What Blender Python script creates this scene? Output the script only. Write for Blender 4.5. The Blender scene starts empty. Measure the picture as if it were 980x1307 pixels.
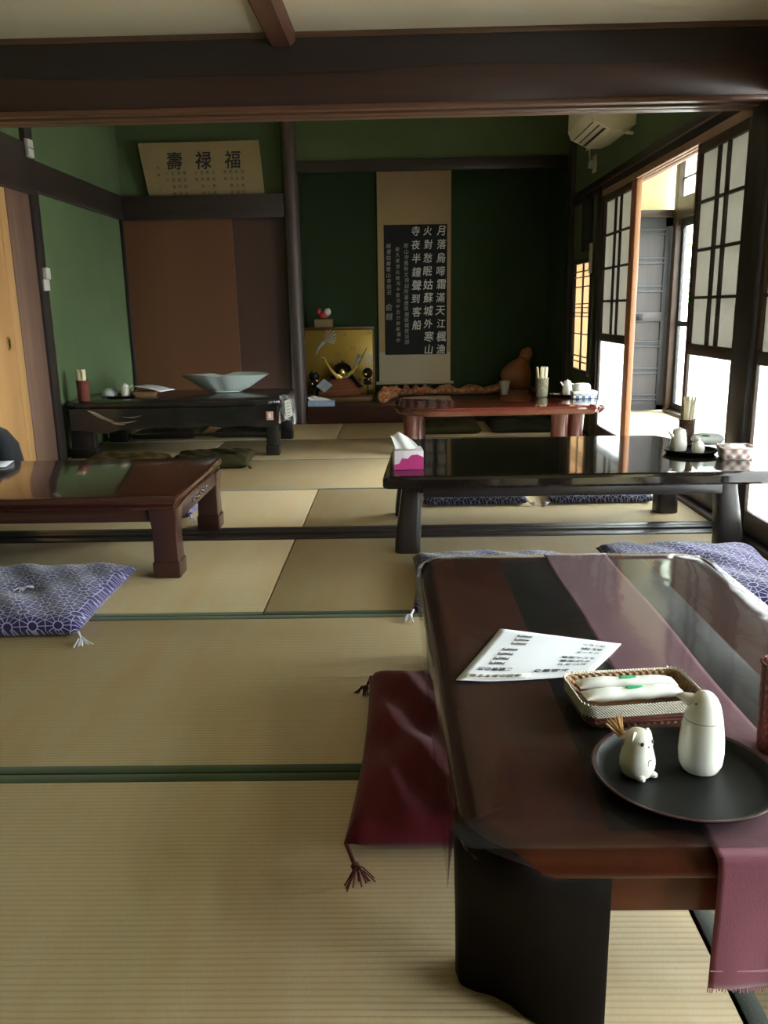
import bpy, bmesh, math, random
from mathutils import Vector, Matrix
random.seed(11)
scene = bpy.context.scene
COL = scene.collection
PI = math.pi

# ------------------------------------------------------------------ colours
def C(h):
    h = h.lstrip('#'); out = []
    for i in (0, 2, 4):
        c = int(h[i:i+2], 16) / 255
        out.append(c / 12.92 if c <= .04045 else ((c + .055) / 1.055) ** 2.4)
    return (*out, 1)

# ------------------------------------------------------------------ node helper
class NT:
    def __init__(s, name):
        s.m = bpy.data.materials.new(name); s.m.use_nodes = True
        s.t = s.m.node_tree; s.t.nodes.clear()
        s.out = s.t.nodes.new('ShaderNodeOutputMaterial')
    def n(s, typ, **kw):
        nd = s.t.nodes.new('ShaderNode' + typ)
        for k, v in kw.items(): setattr(nd, k, v)
        return nd
    def put(s, sock, v):
        if isinstance(v, bpy.types.NodeSocket): s.t.links.new(v, sock)
        else: sock.default_value = v
    def math(s, op, a, b=0, clamp=False):
        nd = s.n('Math', operation=op, use_clamp=clamp)
        s.put(nd.inputs[0], a); s.put(nd.inputs[1], b); return nd.outputs[0]
    def mix(s, f, a, b):
        nd = s.n('Mix', data_type='RGBA'); s.put(nd.inputs[0], f); s.put(nd.inputs[6], a); s.put(nd.inputs[7], b); return nd.outputs[2]
    def coord(s, kind='Object', scale=(1, 1, 1)):
        tc = s.n('TexCoord'); mp = s.n('Mapping'); s.t.links.new(tc.outputs[kind], mp.inputs[0]); mp.inputs[3].default_value = scale
        return mp.outputs[0]
    def noise(s, vec, scale, detail=3, rough=.55, dist=0):
        nd = s.n('TexNoise'); s.put(nd.inputs['Vector'], vec); nd.inputs['Scale'].default_value = scale
        nd.inputs['Detail'].default_value = detail; nd.inputs['Roughness'].default_value = rough; nd.inputs['Distortion'].default_value = dist
        return nd.outputs['Fac']
    def ramp(s, f, stops):
        nd = s.n('ValToRGB'); s.put(nd.inputs[0], f); e = nd.color_ramp.elements
        while len(e) < len(stops): e.new(.5)
        for el, (p, c) in zip(e, stops): el.position = p; el.color = c
        return nd.outputs[0]
    def bump(s, h, strength, dist=.01):
        nd = s.n('Bump'); s.put(nd.inputs['Height'], h); nd.inputs['Strength'].default_value = strength; nd.inputs['Distance'].default_value = dist
        return nd.outputs[0]
    def pbr(s, col, rough=.6, spec=.5, metal=0, coat=0, coat_r=.08, normal=None, sheen=0, trans=0):
        p = s.n('BsdfPrincipled'); s.put(p.inputs['Base Color'], col); s.put(p.inputs['Roughness'], rough)
        p.inputs['Specular IOR Level'].default_value = spec; p.inputs['Metallic'].default_value = metal
        p.inputs['Coat Weight'].default_value = coat; p.inputs['Coat Roughness'].default_value = coat_r
        p.inputs['Sheen Weight'].default_value = sheen; p.inputs['Transmission Weight'].default_value = trans
        if normal is not None: s.put(p.inputs['Normal'], normal)
        return p.outputs[0]
    def mixs(s, f, a, b):
        nd = s.n('MixShader'); s.put(nd.inputs[0], f); s.put(nd.inputs[1], a); s.put(nd.inputs[2], b); return nd.outputs[0]
    def done(s, shader):
        s.t.links.new(shader, s.out.inputs[0]); return s.m

def plain(name, col, rough=.6, noise=.06, nscale=18, **kw):
    t = NT(name); f = t.noise(t.coord(), nscale, 3)
    c = C(col) if isinstance(col, str) else col
    a = tuple(x * (1 - noise) for x in c[:3]) + (1,); b = tuple(min(1, x * (1 + noise)) for x in c[:3]) + (1,)
    return t.done(t.pbr(t.mix(f, a, b), rough, **kw))

def wood(name, c1, c2, axis='X', grain=16, rough=.35, coat=0, bump=.08, spec=.5, coat_r=.08, big=.35):
    t = NT(name); k = {'X': (.05, 1, 1), 'Y': (1, .05, 1), 'Z': (1, 1, .05)}[axis]
    v = t.coord('Object', k); g = t.noise(v, grain * 2.2, 5, .6, .6); h = t.noise(v, grain * .35, 2, .5, 1.2)
    f = t.math('ADD', t.math('MULTIPLY', g, 1 - big), t.math('MULTIPLY', h, big))
    col = t.ramp(f, [(.3, C(c1)), (.7, C(c2))])
    return t.done(t.pbr(col, rough, spec, coat=coat, coat_r=coat_r, normal=t.bump(g, bump, .004)))

def cloth(name, c1, c2, scale=220, rough=.9, sheen=.2):
    t = NT(name); v = t.coord(); w = t.noise(v, scale, 2); b = t.noise(v, 5, 3)
    return t.done(t.pbr(t.mix(t.math('MULTIPLY', t.math('ADD', w, b), .5), C(c1), C(c2)), rough, .2, sheen=sheen, normal=t.bump(w, .25, .002)))

def tatami(name):
    t = NT(name); g = t.n('NewGeometry').outputs['Position']; sx = t.n('SeparateXYZ'); t.put(sx.inputs[0], g)
    wob = t.noise(g, 3, 2)
    y = t.math('ADD', sx.outputs[1], t.math('MULTIPLY', wob, .006))
    rib = t.math('ABSOLUTE', t.math('SINE', t.math('MULTIPLY', y, PI / .0125)))
    mp = t.n('Mapping'); t.put(mp.inputs[0], g); mp.inputs[3].default_value = (420, 55, 1)
    straw = t.noise(mp.outputs[0], 1, 3)
    mp2 = t.n('Mapping'); t.put(mp2.inputs[0], g); mp2.inputs[3].default_value = (5, .9, 1)
    wear = t.noise(mp2.outputs[0], 2.2, 4)
    base = t.mix(straw, C('#b5a482'), C('#cfbe9b'))
    base = t.mix(t.ramp(wear, [(.35, (0, 0, 0, 1)), (.75, (1, 1, 1, 1))]), base, C('#c2a67d'))
    base = t.mix(t.math('MULTIPLY', t.math('SUBTRACT', 1, t.math('POWER', rib, .5)), .38), base, C('#806c4c'))
    hgt = t.math('ADD', t.math('POWER', rib, .6), t.math('MULTIPLY', straw, .4))
    return t.done(t.pbr(base, .62, .35, normal=t.bump(hgt, .3, .003)))

def asanoha(name, ground, line, pitch=.076):
    t = NT(name); sx = t.n('SeparateXYZ'); t.put(sx.inputs[0], t.coord('UV'))
    x, y = sx.outputs[0], sx.outputs[1]; dmin = None
    for k in range(6):
        a = k * PI / 6; sp = pitch * (math.sqrt(3) / 2 if k % 2 == 0 else .5)
        p = t.math('ADD', t.math('MULTIPLY', x, math.cos(a + PI/2)), t.math('MULTIPLY', y, math.sin(a + PI/2)))
        d = t.math('PINGPONG', p, sp / 2) if False else t.math('MULTIPLY', t.math('ABSOLUTE', t.math('SUBTRACT', t.math('FRACT', t.math('ADD', t.math('DIVIDE', p, sp), .5)), .5)), sp)
        dmin = d if dmin is None else t.math('MINIMUM', dmin, d)
    rmin = None; h = pitch * math.sqrt(3)
    for ox, oy in ((0, 0), (pitch / 2, h / 2)):
        mx = t.math('MULTIPLY', t.math('SUBTRACT', t.math('FRACT', t.math('ADD', t.math('DIVIDE', t.math('ADD', x, ox), pitch), .5)), .5), pitch)
        my = t.math('MULTIPLY', t.math('SUBTRACT', t.math('FRACT', t.math('ADD', t.math('DIVIDE', t.math('ADD', y, oy), h), .5)), .5), h)
        r = t.math('SQRT', t.math('ADD', t.math('MULTIPLY', mx, mx), t.math('MULTIPLY', my, my)))
        rmin = r if rmin is None else t.math('MINIMUM', rmin, r)
    ln = t.math('LESS_THAN', dmin, .0012)
    inside = t.math('LESS_THAN', rmin, pitch * .19); ring = t.math('LESS_THAN', t.math('ABSOLUTE', t.math('SUBTRACT', rmin, pitch * .19)), .0018)
    f = t.math('MAXIMUM', t.math('MULTIPLY', ln, t.math('SUBTRACT', 1, inside)), ring)
    w = t.noise(t.coord(), 260, 2)
    return t.done(t.pbr(t.mix(f, C(ground), C(line)), .8, .3, sheen=.25, normal=t.bump(w, .15, .002)))

def weave(name, c1, c2, scale, axis=(0, 2), rough=.55, contrast=.35):
    t = NT(name); v = t.coord('UV'); sx = t.n('SeparateXYZ'); t.put(sx.inputs[0], v)
    a = t.math('SINE', t.math('MULTIPLY', sx.outputs[0], scale * PI)); b = t.math('SINE', t.math('MULTIPLY', sx.outputs[1], scale * PI))
    p = t.math('ADD', t.math('MULTIPLY', t.math('MULTIPLY', a, b), .5), .5)
    n = t.noise(t.coord(), 60, 3)
    f = t.math('ADD', t.math('MULTIPLY', p, 1 - contrast), t.math('MULTIPLY', n, contrast))
    return t.done(t.pbr(t.mix(f, C(c1), C(c2)), rough, .4, normal=t.bump(p, .8, .004)))

def glass(name, tint=(.98, 1, .99, 1), haze=0):
    t = NT(name); tr = t.n('BsdfTransparent'); tr.inputs[0].default_value = tint
    gl = t.n('BsdfGlossy'); gl.inputs['Roughness'].default_value = .02
    f = t.n('Fresnel'); f.inputs[0].default_value = 1.35
    base = tr.outputs[0]
    if haze:
        tl = t.n('BsdfTranslucent'); tl.inputs[0].default_value = (.95, .96, .97, 1); base = t.mixs(haze, base, tl.outputs[0])
    return t.done(t.mixs(t.math('MULTIPLY', f.outputs[0], .6), base, gl.outputs[0]))

def paper(name, col, trans=.45, rough=.9):
    t = NT(name); n = t.noise(t.coord(), 30, 4)
    c = t.mix(n, tuple(x * .92 for x in C(col)[:3]) + (1,), C(col))
    d = t.n('BsdfDiffuse'); t.put(d.inputs[0], c); tl = t.n('BsdfTranslucent'); t.put(tl.inputs[0], c)
    return t.done(t.mixs(trans, d.outputs[0], tl.outputs[0]))

# ------------------------------------------------------------------ mesh builder
class MB:
    def __init__(s): s.v = []; s.f = []; s.uv = {}
    def add(s, vs, fs):
        o = len(s.v); s.v += [tuple(v) for v in vs]; s.f += [tuple(i + o for i in f) for f in fs]; return o
    def box(s, x0, x1, y0, y1, z0, z1, bev=0, rot=None, seg=2):
        c = Vector(((x0+x1)/2, (y0+y1)/2, (z0+z1)/2)); d = (abs(x1-x0), abs(y1-y0), abs(z1-z0))
        bm = bmesh.new(); bmesh.ops.create_cube(bm, size=1)
        for v in bm.verts: v.co = Vector((v.co.x*d[0], v.co.y*d[1], v.co.z*d[2]))
        if bev: bmesh.ops.bevel(bm, geom=bm.edges[:], offset=min(bev, min(d)*.49), segments=seg, affect='EDGES', profile=.5)
        if rot is not None:
            for v in bm.verts: v.co = rot @ v.co
        bm.verts.index_update()
        s.add([v.co + c for v in bm.verts], [[v.index for v in f.verts] for f in bm.faces]); bm.free(); return s
    def loft(s, rings, cap=True, closed=True):
        n = len(rings[0]); vs = [p for r in rings for p in r]; fs = []
        for k in range(len(rings) - 1):
            for i in range(n if closed else n - 1):
                j = (i + 1) % n; fs.append((k*n+i, k*n+j, (k+1)*n+j, (k+1)*n+i))
        if cap: fs.append(tuple(range(n))[::-1]); fs.append(tuple((len(rings)-1)*n + i for i in range(n)))
        s.add(vs, fs); return s
    def lathe(s, prof, n=24, c=(0, 0, 0), sx=1, sy=1, M=None, cap=True):
        rings = []
        for r, z in prof:
            ring = [Vector((math.cos(2*PI*i/n)*r*sx, math.sin(2*PI*i/n)*r*sy, z)) for i in range(n)]
            rings.append([(M @ p if M is not None else p) + Vector(c) for p in ring])
        return s.loft(rings, cap)
    def tube(s, pts, r, n=8, cap=True):
        pts = [Vector(p) for p in pts]; rr = r if isinstance(r, (list, tuple)) else [r] * len(pts); rings = []
        up = Vector((0, 0, 1))
        for i, p in enumerate(pts):
            d = (pts[min(i+1, len(pts)-1)] - pts[max(i-1, 0)]).normalized()
            a = d.cross(up if abs(d.dot(up)) < .95 else Vector((1, 0, 0))).normalized(); b = a.cross(d)
            rings.append([p + (a*math.cos(2*PI*k/n) + b*math.sin(2*PI*k/n)) * rr[i] for k in range(n)])
        return s.loft(rings, cap)
    def grid(s, fn, nu, nv):
        vs = [fn(i/nu, j/nv) for j in range(nv+1) for i in range(nu+1)]
        fs = [(j*(nu+1)+i, j*(nu+1)+i+1, (j+1)*(nu+1)+i+1, (j+1)*(nu+1)+i) for j in range(nv) for i in range(nu)]
        s.add(vs, fs); return s
    def ball(s, c, rx, ry=None, rz=None, n=14, M=None):
        ry = rx if ry is None else ry; rz = rx if rz is None else rz; m = n // 2
        prof = [(max(1e-5, math.sin(PI*k/m)), -math.cos(PI*k/m)) for k in range(m + 1)]
        rings = []
        for r, z in prof:
            ring = [Vector((math.cos(2*PI*i/n)*r*rx, math.sin(2*PI*i/n)*r*ry, z*rz)) for i in range(n)]
            rings.append([(M @ p if M is not None else p) + Vector(c) for p in ring])
        return s.loft(rings)
    def build(s, name, mat, parent=None, smooth=True, angle=38, uvs=None, recalc=True):
        me = bpy.data.meshes.new(name); me.from_pydata(s.v, [], s.f); me.update()
        if recalc:
            bm = bmesh.new(); bm.from_mesh(me); bmesh.ops.recalc_face_normals(bm, faces=bm.faces[:]); bm.to_mesh(me); bm.free()
        me.materials.append(mat)
        if smooth:
            me.polygons.foreach_set('use_smooth', [True] * len(me.polygons)); me.set_sharp_from_angle(angle=math.radians(angle))
        if uvs:
            ul = me.uv_layers.new(name='UVMap')
            for lp in me.loops: ul.data[lp.index].uv = uvs(me.vertices[lp.vertex_index].co)
        o = bpy.data.objects.new(name, me); COL.objects.link(o)
        if parent is not None: o.parent = parent
        return o

def tag(o, label, cat, group=None):
    o['label'] = label; o['category'] = cat
    if group: o['group'] = group
    return o
def thing(name, label, cat, loc=(0, 0, 0), rz=0, group=None):
    o = bpy.data.objects.new(name, None); o.empty_display_size = .05; COL.objects.link(o); o.location = loc; o.rotation_euler = (0, 0, rz)
    return tag(o, label, cat, group)
def place(o, loc, rz=0):
    o.location = loc; o.rotation_euler = (0, 0, rz); return o
def struct(o): o['kind'] = 'structure'; return o
def dup(root, loc, rz=0, label=None, group=None):
    r = root.copy(); COL.objects.link(r); r.location = loc; r.rotation_euler = (0, 0, rz)
    if label: r['label'] = label
    if group: r['group'] = group
    for ch in list(root.children):
        c = ch.copy(); COL.objects.link(c); c.parent = r
        for g in list(ch.children):
            d = g.copy(); COL.objects.link(d); d.parent = c
    return r

def rrect(hx, hy, r, z, n=6, cx=0, cy=0):
    pts = []
    for sx, sy, a0 in ((1, 1, 0), (-1, 1, PI/2), (-1, -1, PI), (1, -1, 3*PI/2)):
        for k in range(n + 1):
            a = a0 + PI/2 * k / n
            pts.append((cx + sx*(hx - r) + math.cos(a)*r, cy + sy*(hy - r) + math.sin(a)*r, z))
    return pts

_tc = {}
def text_geo(body, bold=0):
    key = (body, bold)
    if key not in _tc:
        cu = bpy.data.curves.new('lettering', 'FONT'); cu.body = body; cu.align_x = 'CENTER'; cu.align_y = 'CENTER'; cu.resolution_u = 2; cu.offset = bold
        o = bpy.data.objects.new('lettering', cu); COL.objects.link(o)
        dg = bpy.context.evaluated_depsgraph_get(); me = bpy.data.meshes.new_from_object(o.evaluated_get(dg))
        vs = [v.co.copy() for v in me.vertices]; fs = [tuple(p.vertices) for p in me.polygons]
        if vs:
            cx = (min(v.x for v in vs) + max(v.x for v in vs)) / 2; cy = (min(v.y for v in vs) + max(v.y for v in vs)) / 2
            vs = [Vector((v.x - cx, v.y - cy, 0)) for v in vs]
        bpy.data.objects.remove(o); bpy.data.curves.remove(cu); bpy.data.meshes.remove(me)
        _tc[key] = (vs, fs)
    return _tc[key]
def text_on(mb, body, fn, cx, cy, size, squeeze=1.0, slant=0.0, bold=0):
    vs, fs = text_geo(body)
    for dx, dy in (((0, 0),) if not bold else ((-bold, -bold*.6), (bold, -bold*.6), (0, bold))):
        k = 0 if not bold else (dx > 0) + 2*(dx == 0)
        mb.add([Vector(fn(cx + (v.x + v.y*slant + dx) * size * squeeze, cy + (v.y + dy) * size)) + Vector((0, -.0007*k, 0)) for v in vs], fs)

# ------------------------------------------------------------------ materials
M = {}
M['tatami'] = tatami('tatami_straw')
M['heri'] = cloth('tatami_border_cloth', '#2f3a1a', '#465426', 300)
M['heri_dark'] = cloth('tatami_border_dark_cloth', '#2a2e24', '#3a3e30', 300)
M['seam'] = plain('floor_boards_dark', '#241c12', .9)
def plaster(name, c1, c2):
    t = NT(name); v = t.coord(); a = t.noise(v, 2.2, 4); b = t.noise(v, 160, 3)
    return t.done(t.pbr(t.mix(t.math('ADD', t.math('MULTIPLY', a, .7), t.math('MULTIPLY', b, .3)), C(c1), C(c2)), .95, .1, normal=t.bump(b, .2, .002)))
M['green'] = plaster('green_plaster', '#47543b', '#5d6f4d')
M['green_shade'] = plaster('alcove_shaded_plaster', '#35452f', '#43563c')  # darker copy of the green plaster; alcove gloom put into its colour
M['white_plaster'] = plaster('cream_ceiling', '#cfc3ab', '#dcd2bd')
M['cream'] = plaster('cream_plaster', '#cbbd8e', '#d6ca9f')
M['dark_wood_x'] = wood('dark_timber_x', '#201917', '#302521', 'X', 14, .4)
M['dark_wood_y'] = wood('dark_timber_y', '#201917', '#302521', 'Y', 14, .4)
M['dark_wood_z'] = wood('dark_timber_z', '#211c1b', '#302927', 'Z', 14, .4)
M['beam_low'] = wood('beam_red_brown', '#35211d', '#47302a', 'X', 10, .45)
M['beam_up'] = wood('beam_dark_brown', '#231a18', '#30241f', 'X', 8, .55)
M['trim_brown'] = wood('trim_mid_brown', '#4f3627', '#684a35', 'X', 14, .5)
M['ceil_beam'] = wood('ceiling_beam_wood', '#54372a', '#70493a', 'Y', 12, .45)
M['jamb'] = wood('worn_brown_jamb', '#503a31', '#785c4c', 'Z', 10, .5)
M['pine'] = wood('pine_door_wood', '#a57c4e', '#bd9463', 'Z', 5, .4, big=.7)
M['cedar'] = wood('cedar_stile', '#8a5a3c', '#a2714e', 'Z', 12, .5)
M['cedar_y'] = wood('cedar_rail', '#7e5f4c', '#96765f', 'Y', 12, .5)
M['brown_z'] = wood('brown_joinery_z', '#33251d', '#483428', 'Z', 14, .45)
M['brown_y'] = wood('brown_joinery_y', '#33251d', '#483428', 'Y', 14, .45)
M['lattice'] = wood('shoji_lattice_wood', '#2e2317', '#40311f', 'Z', 20, .5)
M['panel_brown'] = wood('alcove_panel_board', '#553521', '#69452d', 'Z', 3, .5, bump=.02, big=.8)
M['tokogamachi'] = wood('alcove_sill_wood', '#2c1815', '#42241e', 'X', 12, .3)
M['toko_floor'] = wood('alcove_floor_board', '#33251e', '#46342a', 'X', 9, .35)
M['log'] = wood('alcove_post_log', '#3a2f2d', '#574a46', 'Z', 9, .5)
M['shoji_paper'] = paper('shoji_paper', '#dcdad4', .2)
M['amber_paper'] = paper('amber_screen_paper', '#e0c8ac', .5)
M['glass'] = glass('window_glass')
M['transom_glass'] = glass('transom_glass', (.80, .92, .76, 1), haze=.35)
M['frost'] = glass('lower_pane_glass', haze=.5)
M['engawa_floor'] = wood('corridor_boards', '#b5a892', '#cdc0aa', 'Y', 10, .35)
M['storm'] = wood('weathered_door_wood', '#181b20', '#282b30', 'Z', 8, .5)
M['storm_panel'] = wood('weathered_door_panel', '#262326', '#433c3a', 'Z', 8, .55)
M['black_metal'] = plain('black_sash', '#1c1d20', .4)
M['iron'] = plain('black_iron', '#17171a', .45, metal=.6)
M['white_plastic'] = plain('white_plastic', '#b9b7ac', .4)
M['ivory_plastic'] = plain('ivory_plastic', '#cac4a8', .45)
M['dark_slot'] = plain('dark_slot', '#151512', .6)
M['leaf'] = plain('garden_leaf', '#5c8a3e', .6, .3, 6)
M['soil'] = plain('garden_ground', '#9a958a', .9)
M['mirror_dark'] = plain('dark_carved_board', '#141312', .35)
M['grey_mark'] = plain('grey_carving', '#6e6e6c', .6)
# tables
M['t_rim'] = wood('lacquer_red_brown', '#37180d', '#542817', 'Y', 10, .3, spec=.2)
M['t_rim_x'] = wood('lacquer_red_brown_x', '#43200f', '#66301d', 'X', 10, .3, spec=.3)
M['t_centre'] = wood('lacquer_dark_centre', '#140d0b', '#211511', 'Y', 10, .3, spec=.2)
M['t_leg'] = wood('lacquer_leg_dark', '#0d0a09', '#171010', 'Z', 8, .5, spec=.06)
M['blk_top'] = wood('black_lacquer_top', '#15110e', '#241c17', 'X', 9, .1, coat=.5, coat_r=.04, bump=.02)
M['blk_leg'] = wood('black_lacquer_leg', '#191514', '#2a2320', 'Z', 9, .32, coat=.1)
M['ros_top'] = wood('rosewood_top', '#2c1410', '#421f17', 'X', 8, .12, coat=.4, coat_r=.05, bump=.02)
M['ros_edge'] = wood('rosewood_edge', '#281512', '#3a1e18', 'X', 8, .3, coat=.2)
M['ros_leg'] = wood('rosewood_leg', '#2c1613', '#40211b', 'Z', 8, .3, coat=.2)
M['red_top'] = wood('red_burl_top', '#3a1711', '#5e281c', 'X', 7, .14, coat=.5, coat_r=.05, bump=.05)
M['red_leg'] = wood('red_burl_leg', '#3c1812', '#602c24', 'Z', 7, .25, coat=.4)
M['wea_top'] = wood('weathered_black_top', '#121111', '#262423', 'X', 8, .25, coat=.3, bump=.3)
M['wea_leg'] = wood('weathered_black_leg', '#100f0f', '#211f1e', 'Z', 8, .4, bump=.3)
M['streak'] = wood('pale_worn_wood', '#5a5243', '#a89b80', 'X', 20, .6)
def vinyl(name, milk, f):
    t = NT(name); tr = t.n('BsdfTransparent'); tr.inputs[0].default_value = (.96, .965, .97, 1)
    df = t.n('BsdfDiffuse'); df.inputs[0].default_value = (.75, .76, .8, 1)
    n = t.noise(t.coord(), 5, 3, .6, .8); mk = t.math('MULTIPLY', t.ramp(n, [(.35, (.3, .3, .3, 1)), (.75, (1, 1, 1, 1))]), milk)
    gl = t.n('BsdfGlossy'); gl.inputs['Roughness'].default_value = .06
    w = t.noise(t.coord(), 9, 2, .5, .5); t.put(gl.inputs['Normal'], t.bump(w, .035, .02))
    fr = t.n('Fresnel'); fr.inputs[0].default_value = 1.5
    return t.done(t.mixs(t.math('MULTIPLY', fr.outputs[0], f), t.mixs(mk, tr.outputs[0], df.outputs[0]), gl.outputs[0]))
M['vinyl'] = vinyl('clear_vinyl', .022, .6)
M['vinyl_bag'] = vinyl('crinkled_clear_plastic', .35, .9)
M['runner'] = cloth('mauve_runner_cloth', '#6a3242', '#7b4152', 400, .75)
M['fringe'] = cloth('runner_fringe', '#a06a7a', '#b98794', 300)
M['asa'] = asanoha('hemp_leaf_cotton', '#221c4a', '#a59fd0')
M['asa_shade'] = asanoha('hemp_leaf_cotton_shaded', '#17152c', '#807d9a')  # same cotton darkened; shade under the black table put into its colours
M['crimson'] = cloth('crimson_satin', '#580f1c', '#711929', 90, .6, .12)
M['crimson_t'] = cloth('crimson_thread', '#4a1618', '#6a2826', 400)
M['thread'] = cloth('pale_thread', '#c8c4d4', '#e2e0ea', 400)
M['olive'] = cloth('olive_brocade', '#26230f', '#3d381c', 40, .7, 0)
M['olive_gold'] = cloth('gold_olive_brocade', '#2f280f', '#5c4f28', 55, .6, 0)
M['olive_dark'] = cloth('dark_olive_cloth', '#1b1c12', '#2b2b1a', 40, .8, 0)
M['ceramic'] = plain('white_glaze', '#e8e6dc', .18, .03, coat=.3)
M['celadon'] = plain('pale_celadon_glaze', '#b9c6c2', .22, .06, 4, coat=.2)
M['ink'] = plain('ink_black', '#141414', .6)
M['ink_soft'] = plain('ink_faded', '#5c4a34', .8)
M['chalk'] = plain('rubbing_white', '#f2f3f2', .8)
M['chalk_dim'] = plain('rubbing_grey', '#b4b6b4', .8)
M['lacq'] = plain('black_lacquer', '#0b0c0b', .5, spec=.2)
M['lacq_red'] = plain('red_brown_lacquer', '#341614', .35)
M['pick'] = wood('toothpick_wood', '#b98f5a', '#d8b37c', 'Z', 60, .7)
M['weave_tan'] = weave('tan_basket_weave', '#6a4a30', '#b08a62', 160)
M['weave_red'] = weave('red_brown_weave', '#3c1713', '#8a4436', 120)
M['weave_grey'] = weave('grey_beige_weave', '#45412f', '#b0a88c', 110)
M['weave_brown'] = weave('brown_openwork_weave', '#2a1a13', '#7a5842', 110)
M['weave_pink'] = weave('pink_brown_band_weave', '#8a5c56', '#efe4de', 42, contrast=.15)
M['lace'] = weave('cream_lace', '#cfc6b0', '#f2ecdd', 420)
M['wrap'] = plain('white_wrapper', '#e4e6e2', .3, .04)
M['green_mark'] = plain('green_print', '#2fa46e', .5)
M['sheet'] = plain('white_menu_paper', '#dcdfe8', .6, .03)
M['tissue'] = plain('white_tissue', '#f2f0f2', .9, .02)
M['pink'] = plain('magenta_card', '#b02a72', .5)
M['pinkpale'] = plain('pale_pink_card', '#dcd0da', .5)
M['blue_card'] = plain('blue_white_card', '#9db4d4', .5, .3, 40)
M['sleeve'] = plain('chopstick_sleeve_paper', '#e2d6b4', .7)
M['scroll_cloth'] = cloth('scroll_mount_silk', '#b59d74', '#c8b18a', 150, .85, 0)
M['scroll_low'] = cloth('scroll_mount_lower_silk', '#cbc1a6', '#d9d0b8', 150, .85, 0)
M['rubbing'] = plain('black_rubbing_paper', '#14171a', .7, .2)
M['plaque'] = plain('aged_plaque_paper', '#887653', .8, .08, 4)
M['gold'] = plain('gold_leaf', '#a88a3c', .4, .15, 5, metal=.45)
M['gold_bright'] = plain('polished_gold', '#e2c878', .2, metal=.9)
M['crane'] = plain('grey_crane_paint', '#a3acb4', .7, .3, 30)
M['armor'] = plain('dark_armour', '#26221e', .35, metal=.4)
M['armor_cord'] = cloth('russet_cord', '#6a3a24', '#9c6040', 90)
M['case_wood'] = wood('case_wood', '#5a3d20', '#7f5a32', 'X', 14, .35)
M['gourd'] = wood('gourd_skin', '#875532', '#b07a4a', 'Z', 4, .4)
t = NT('orange_brocade'); _n = t.noise(t.coord(), 26, 3, .5, 2); _v = t.n('TexVoronoi'); t.put(_v.inputs['Vector'], t.coord()); _v.inputs['Scale'].default_value = 22
M['brocade'] = t.done(t.pbr(t.mix(t.math('GREATER_THAN', _n, .52), t.mix(_v.outputs[0], C('#9c4a2a'), C('#c06a3c')), C('#c9a678')), .55, .4, sheen=.3))
M['red_fig'] = plain('red_glaze', '#a83a34', .4)
M['bag'] = cloth('black_nylon', '#121316', '#1c1d22', 200)
M['sticker_pink'] = plain('pink_sticker', '#c98f86', .5)
M['sticker_white'] = plain('white_label', '#dcdad2', .6)
t = NT('blue_check_tile'); _c = t.n('TexChecker'); t.put(_c.inputs[0], t.coord()); _c.inputs['Scale'].default_value = 45
_c.inputs[1].default_value = C('#e6e9ec'); _c.inputs[2].default_value = C('#5f86b4')
M['blue_check'] = t.done(t.pbr(_c.outputs[0], .4))
M['pull_shade'] = plain('pull_shade_dark', '#2b2118', .4, metal=.7)
M['brass'] = plain('brass_pull', '#c9a768', .3, metal=.8)

# ------------------------------------------------------------------ room
XL, XR = -2.40, 1.50
floor = struct(MB().box(-2.5, 1.56, -1.7, 7.55, -.07, -.032).build('floor', M['seam']))
GAP = .0025
def mat(x0, x1, y0, y1, sides, bm='heri'):
    o = MB().box(x0+GAP, x1-GAP, y0+GAP, y1-GAP, -.032, 0, .004).build('tatami_mat', M['tatami'], floor)
    bw = .034
    for sd in sides:
        r = {'n': (x0+GAP, x1-GAP, y1-bw, y1-GAP), 's': (x0+GAP, x1-GAP, y0+GAP, y0+bw), 'e': (x1-bw, x1-GAP, y0+GAP, y1-GAP), 'w': (x0+GAP, x0+bw, y0+GAP, y1-GAP)}[sd]
        MB().box(*r, -.02, .0012, .001).build('tatami_border', M[bm], o)
for x0, x1 in ((XL, -1.41), (-1.41, .485)):
    mat(x0, x1, -.3, .68, 'ns'); mat(x0, x1, .68, 1.655, 'ns')
mat(.485, 1.47, -.3, 1.655, 'we', 'heri_dark')
mat(XL, -.47, -1.6, -.3, 'ns'); mat(-.47, 1.47, -1.6, -.3, 'ns')
for x0, x1 in ((XL, -1.41), (-1.41, .5), (.5, 1.47)): mat(x0, x1, 1.655, 2.64, 'ns')
for x0, x1 in ((XL, -.47), (-.47, 1.47)): mat(x0, x1, 2.64, 3.60, 's')
for x0, x1 in ((XL, -.462), (-.462, 1.47)): mat(x0, x1, 3.81, 4.69, 'n')
for x0, x1 in ((XL, -1.38), (-1.38, .52), (.52, 1.47)): mat(x0, x1, 4.69, 5.668, 'ns' if False else 'n')
for x0, x1 in ((XL, -1.38), (-1.38, .52), (.52, 1.47)): mat(x0, x1, 5.668, 6.57, 'n')
for x0, x1 in ((XL, -.49), (-.49, 1.47)): mat(x0, x1, 6.57, 7.525, '')

# threshold between the rooms
b = MB(); b.box(XL, 1.47, 3.602, 3.66, -.03, .004, .003); b.box(XL, 1.47, 3.666, 3.70, -.03, -.004, .002); b.box(XL, 1.47, 3.706, 3.74, -.03, .004, .003); b.box(XL, 1.47, 3.746, 3.808, -.03, .004, .003)
struct(b.build('trim_1', M['dark_wood_x']))
# long sill under the sliding screens on the window side
struct(MB().box(1.473, 1.60, -1.6, 7.5, -.05, .018, .004).build('trim_2', M['dark_wood_y']))

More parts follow.
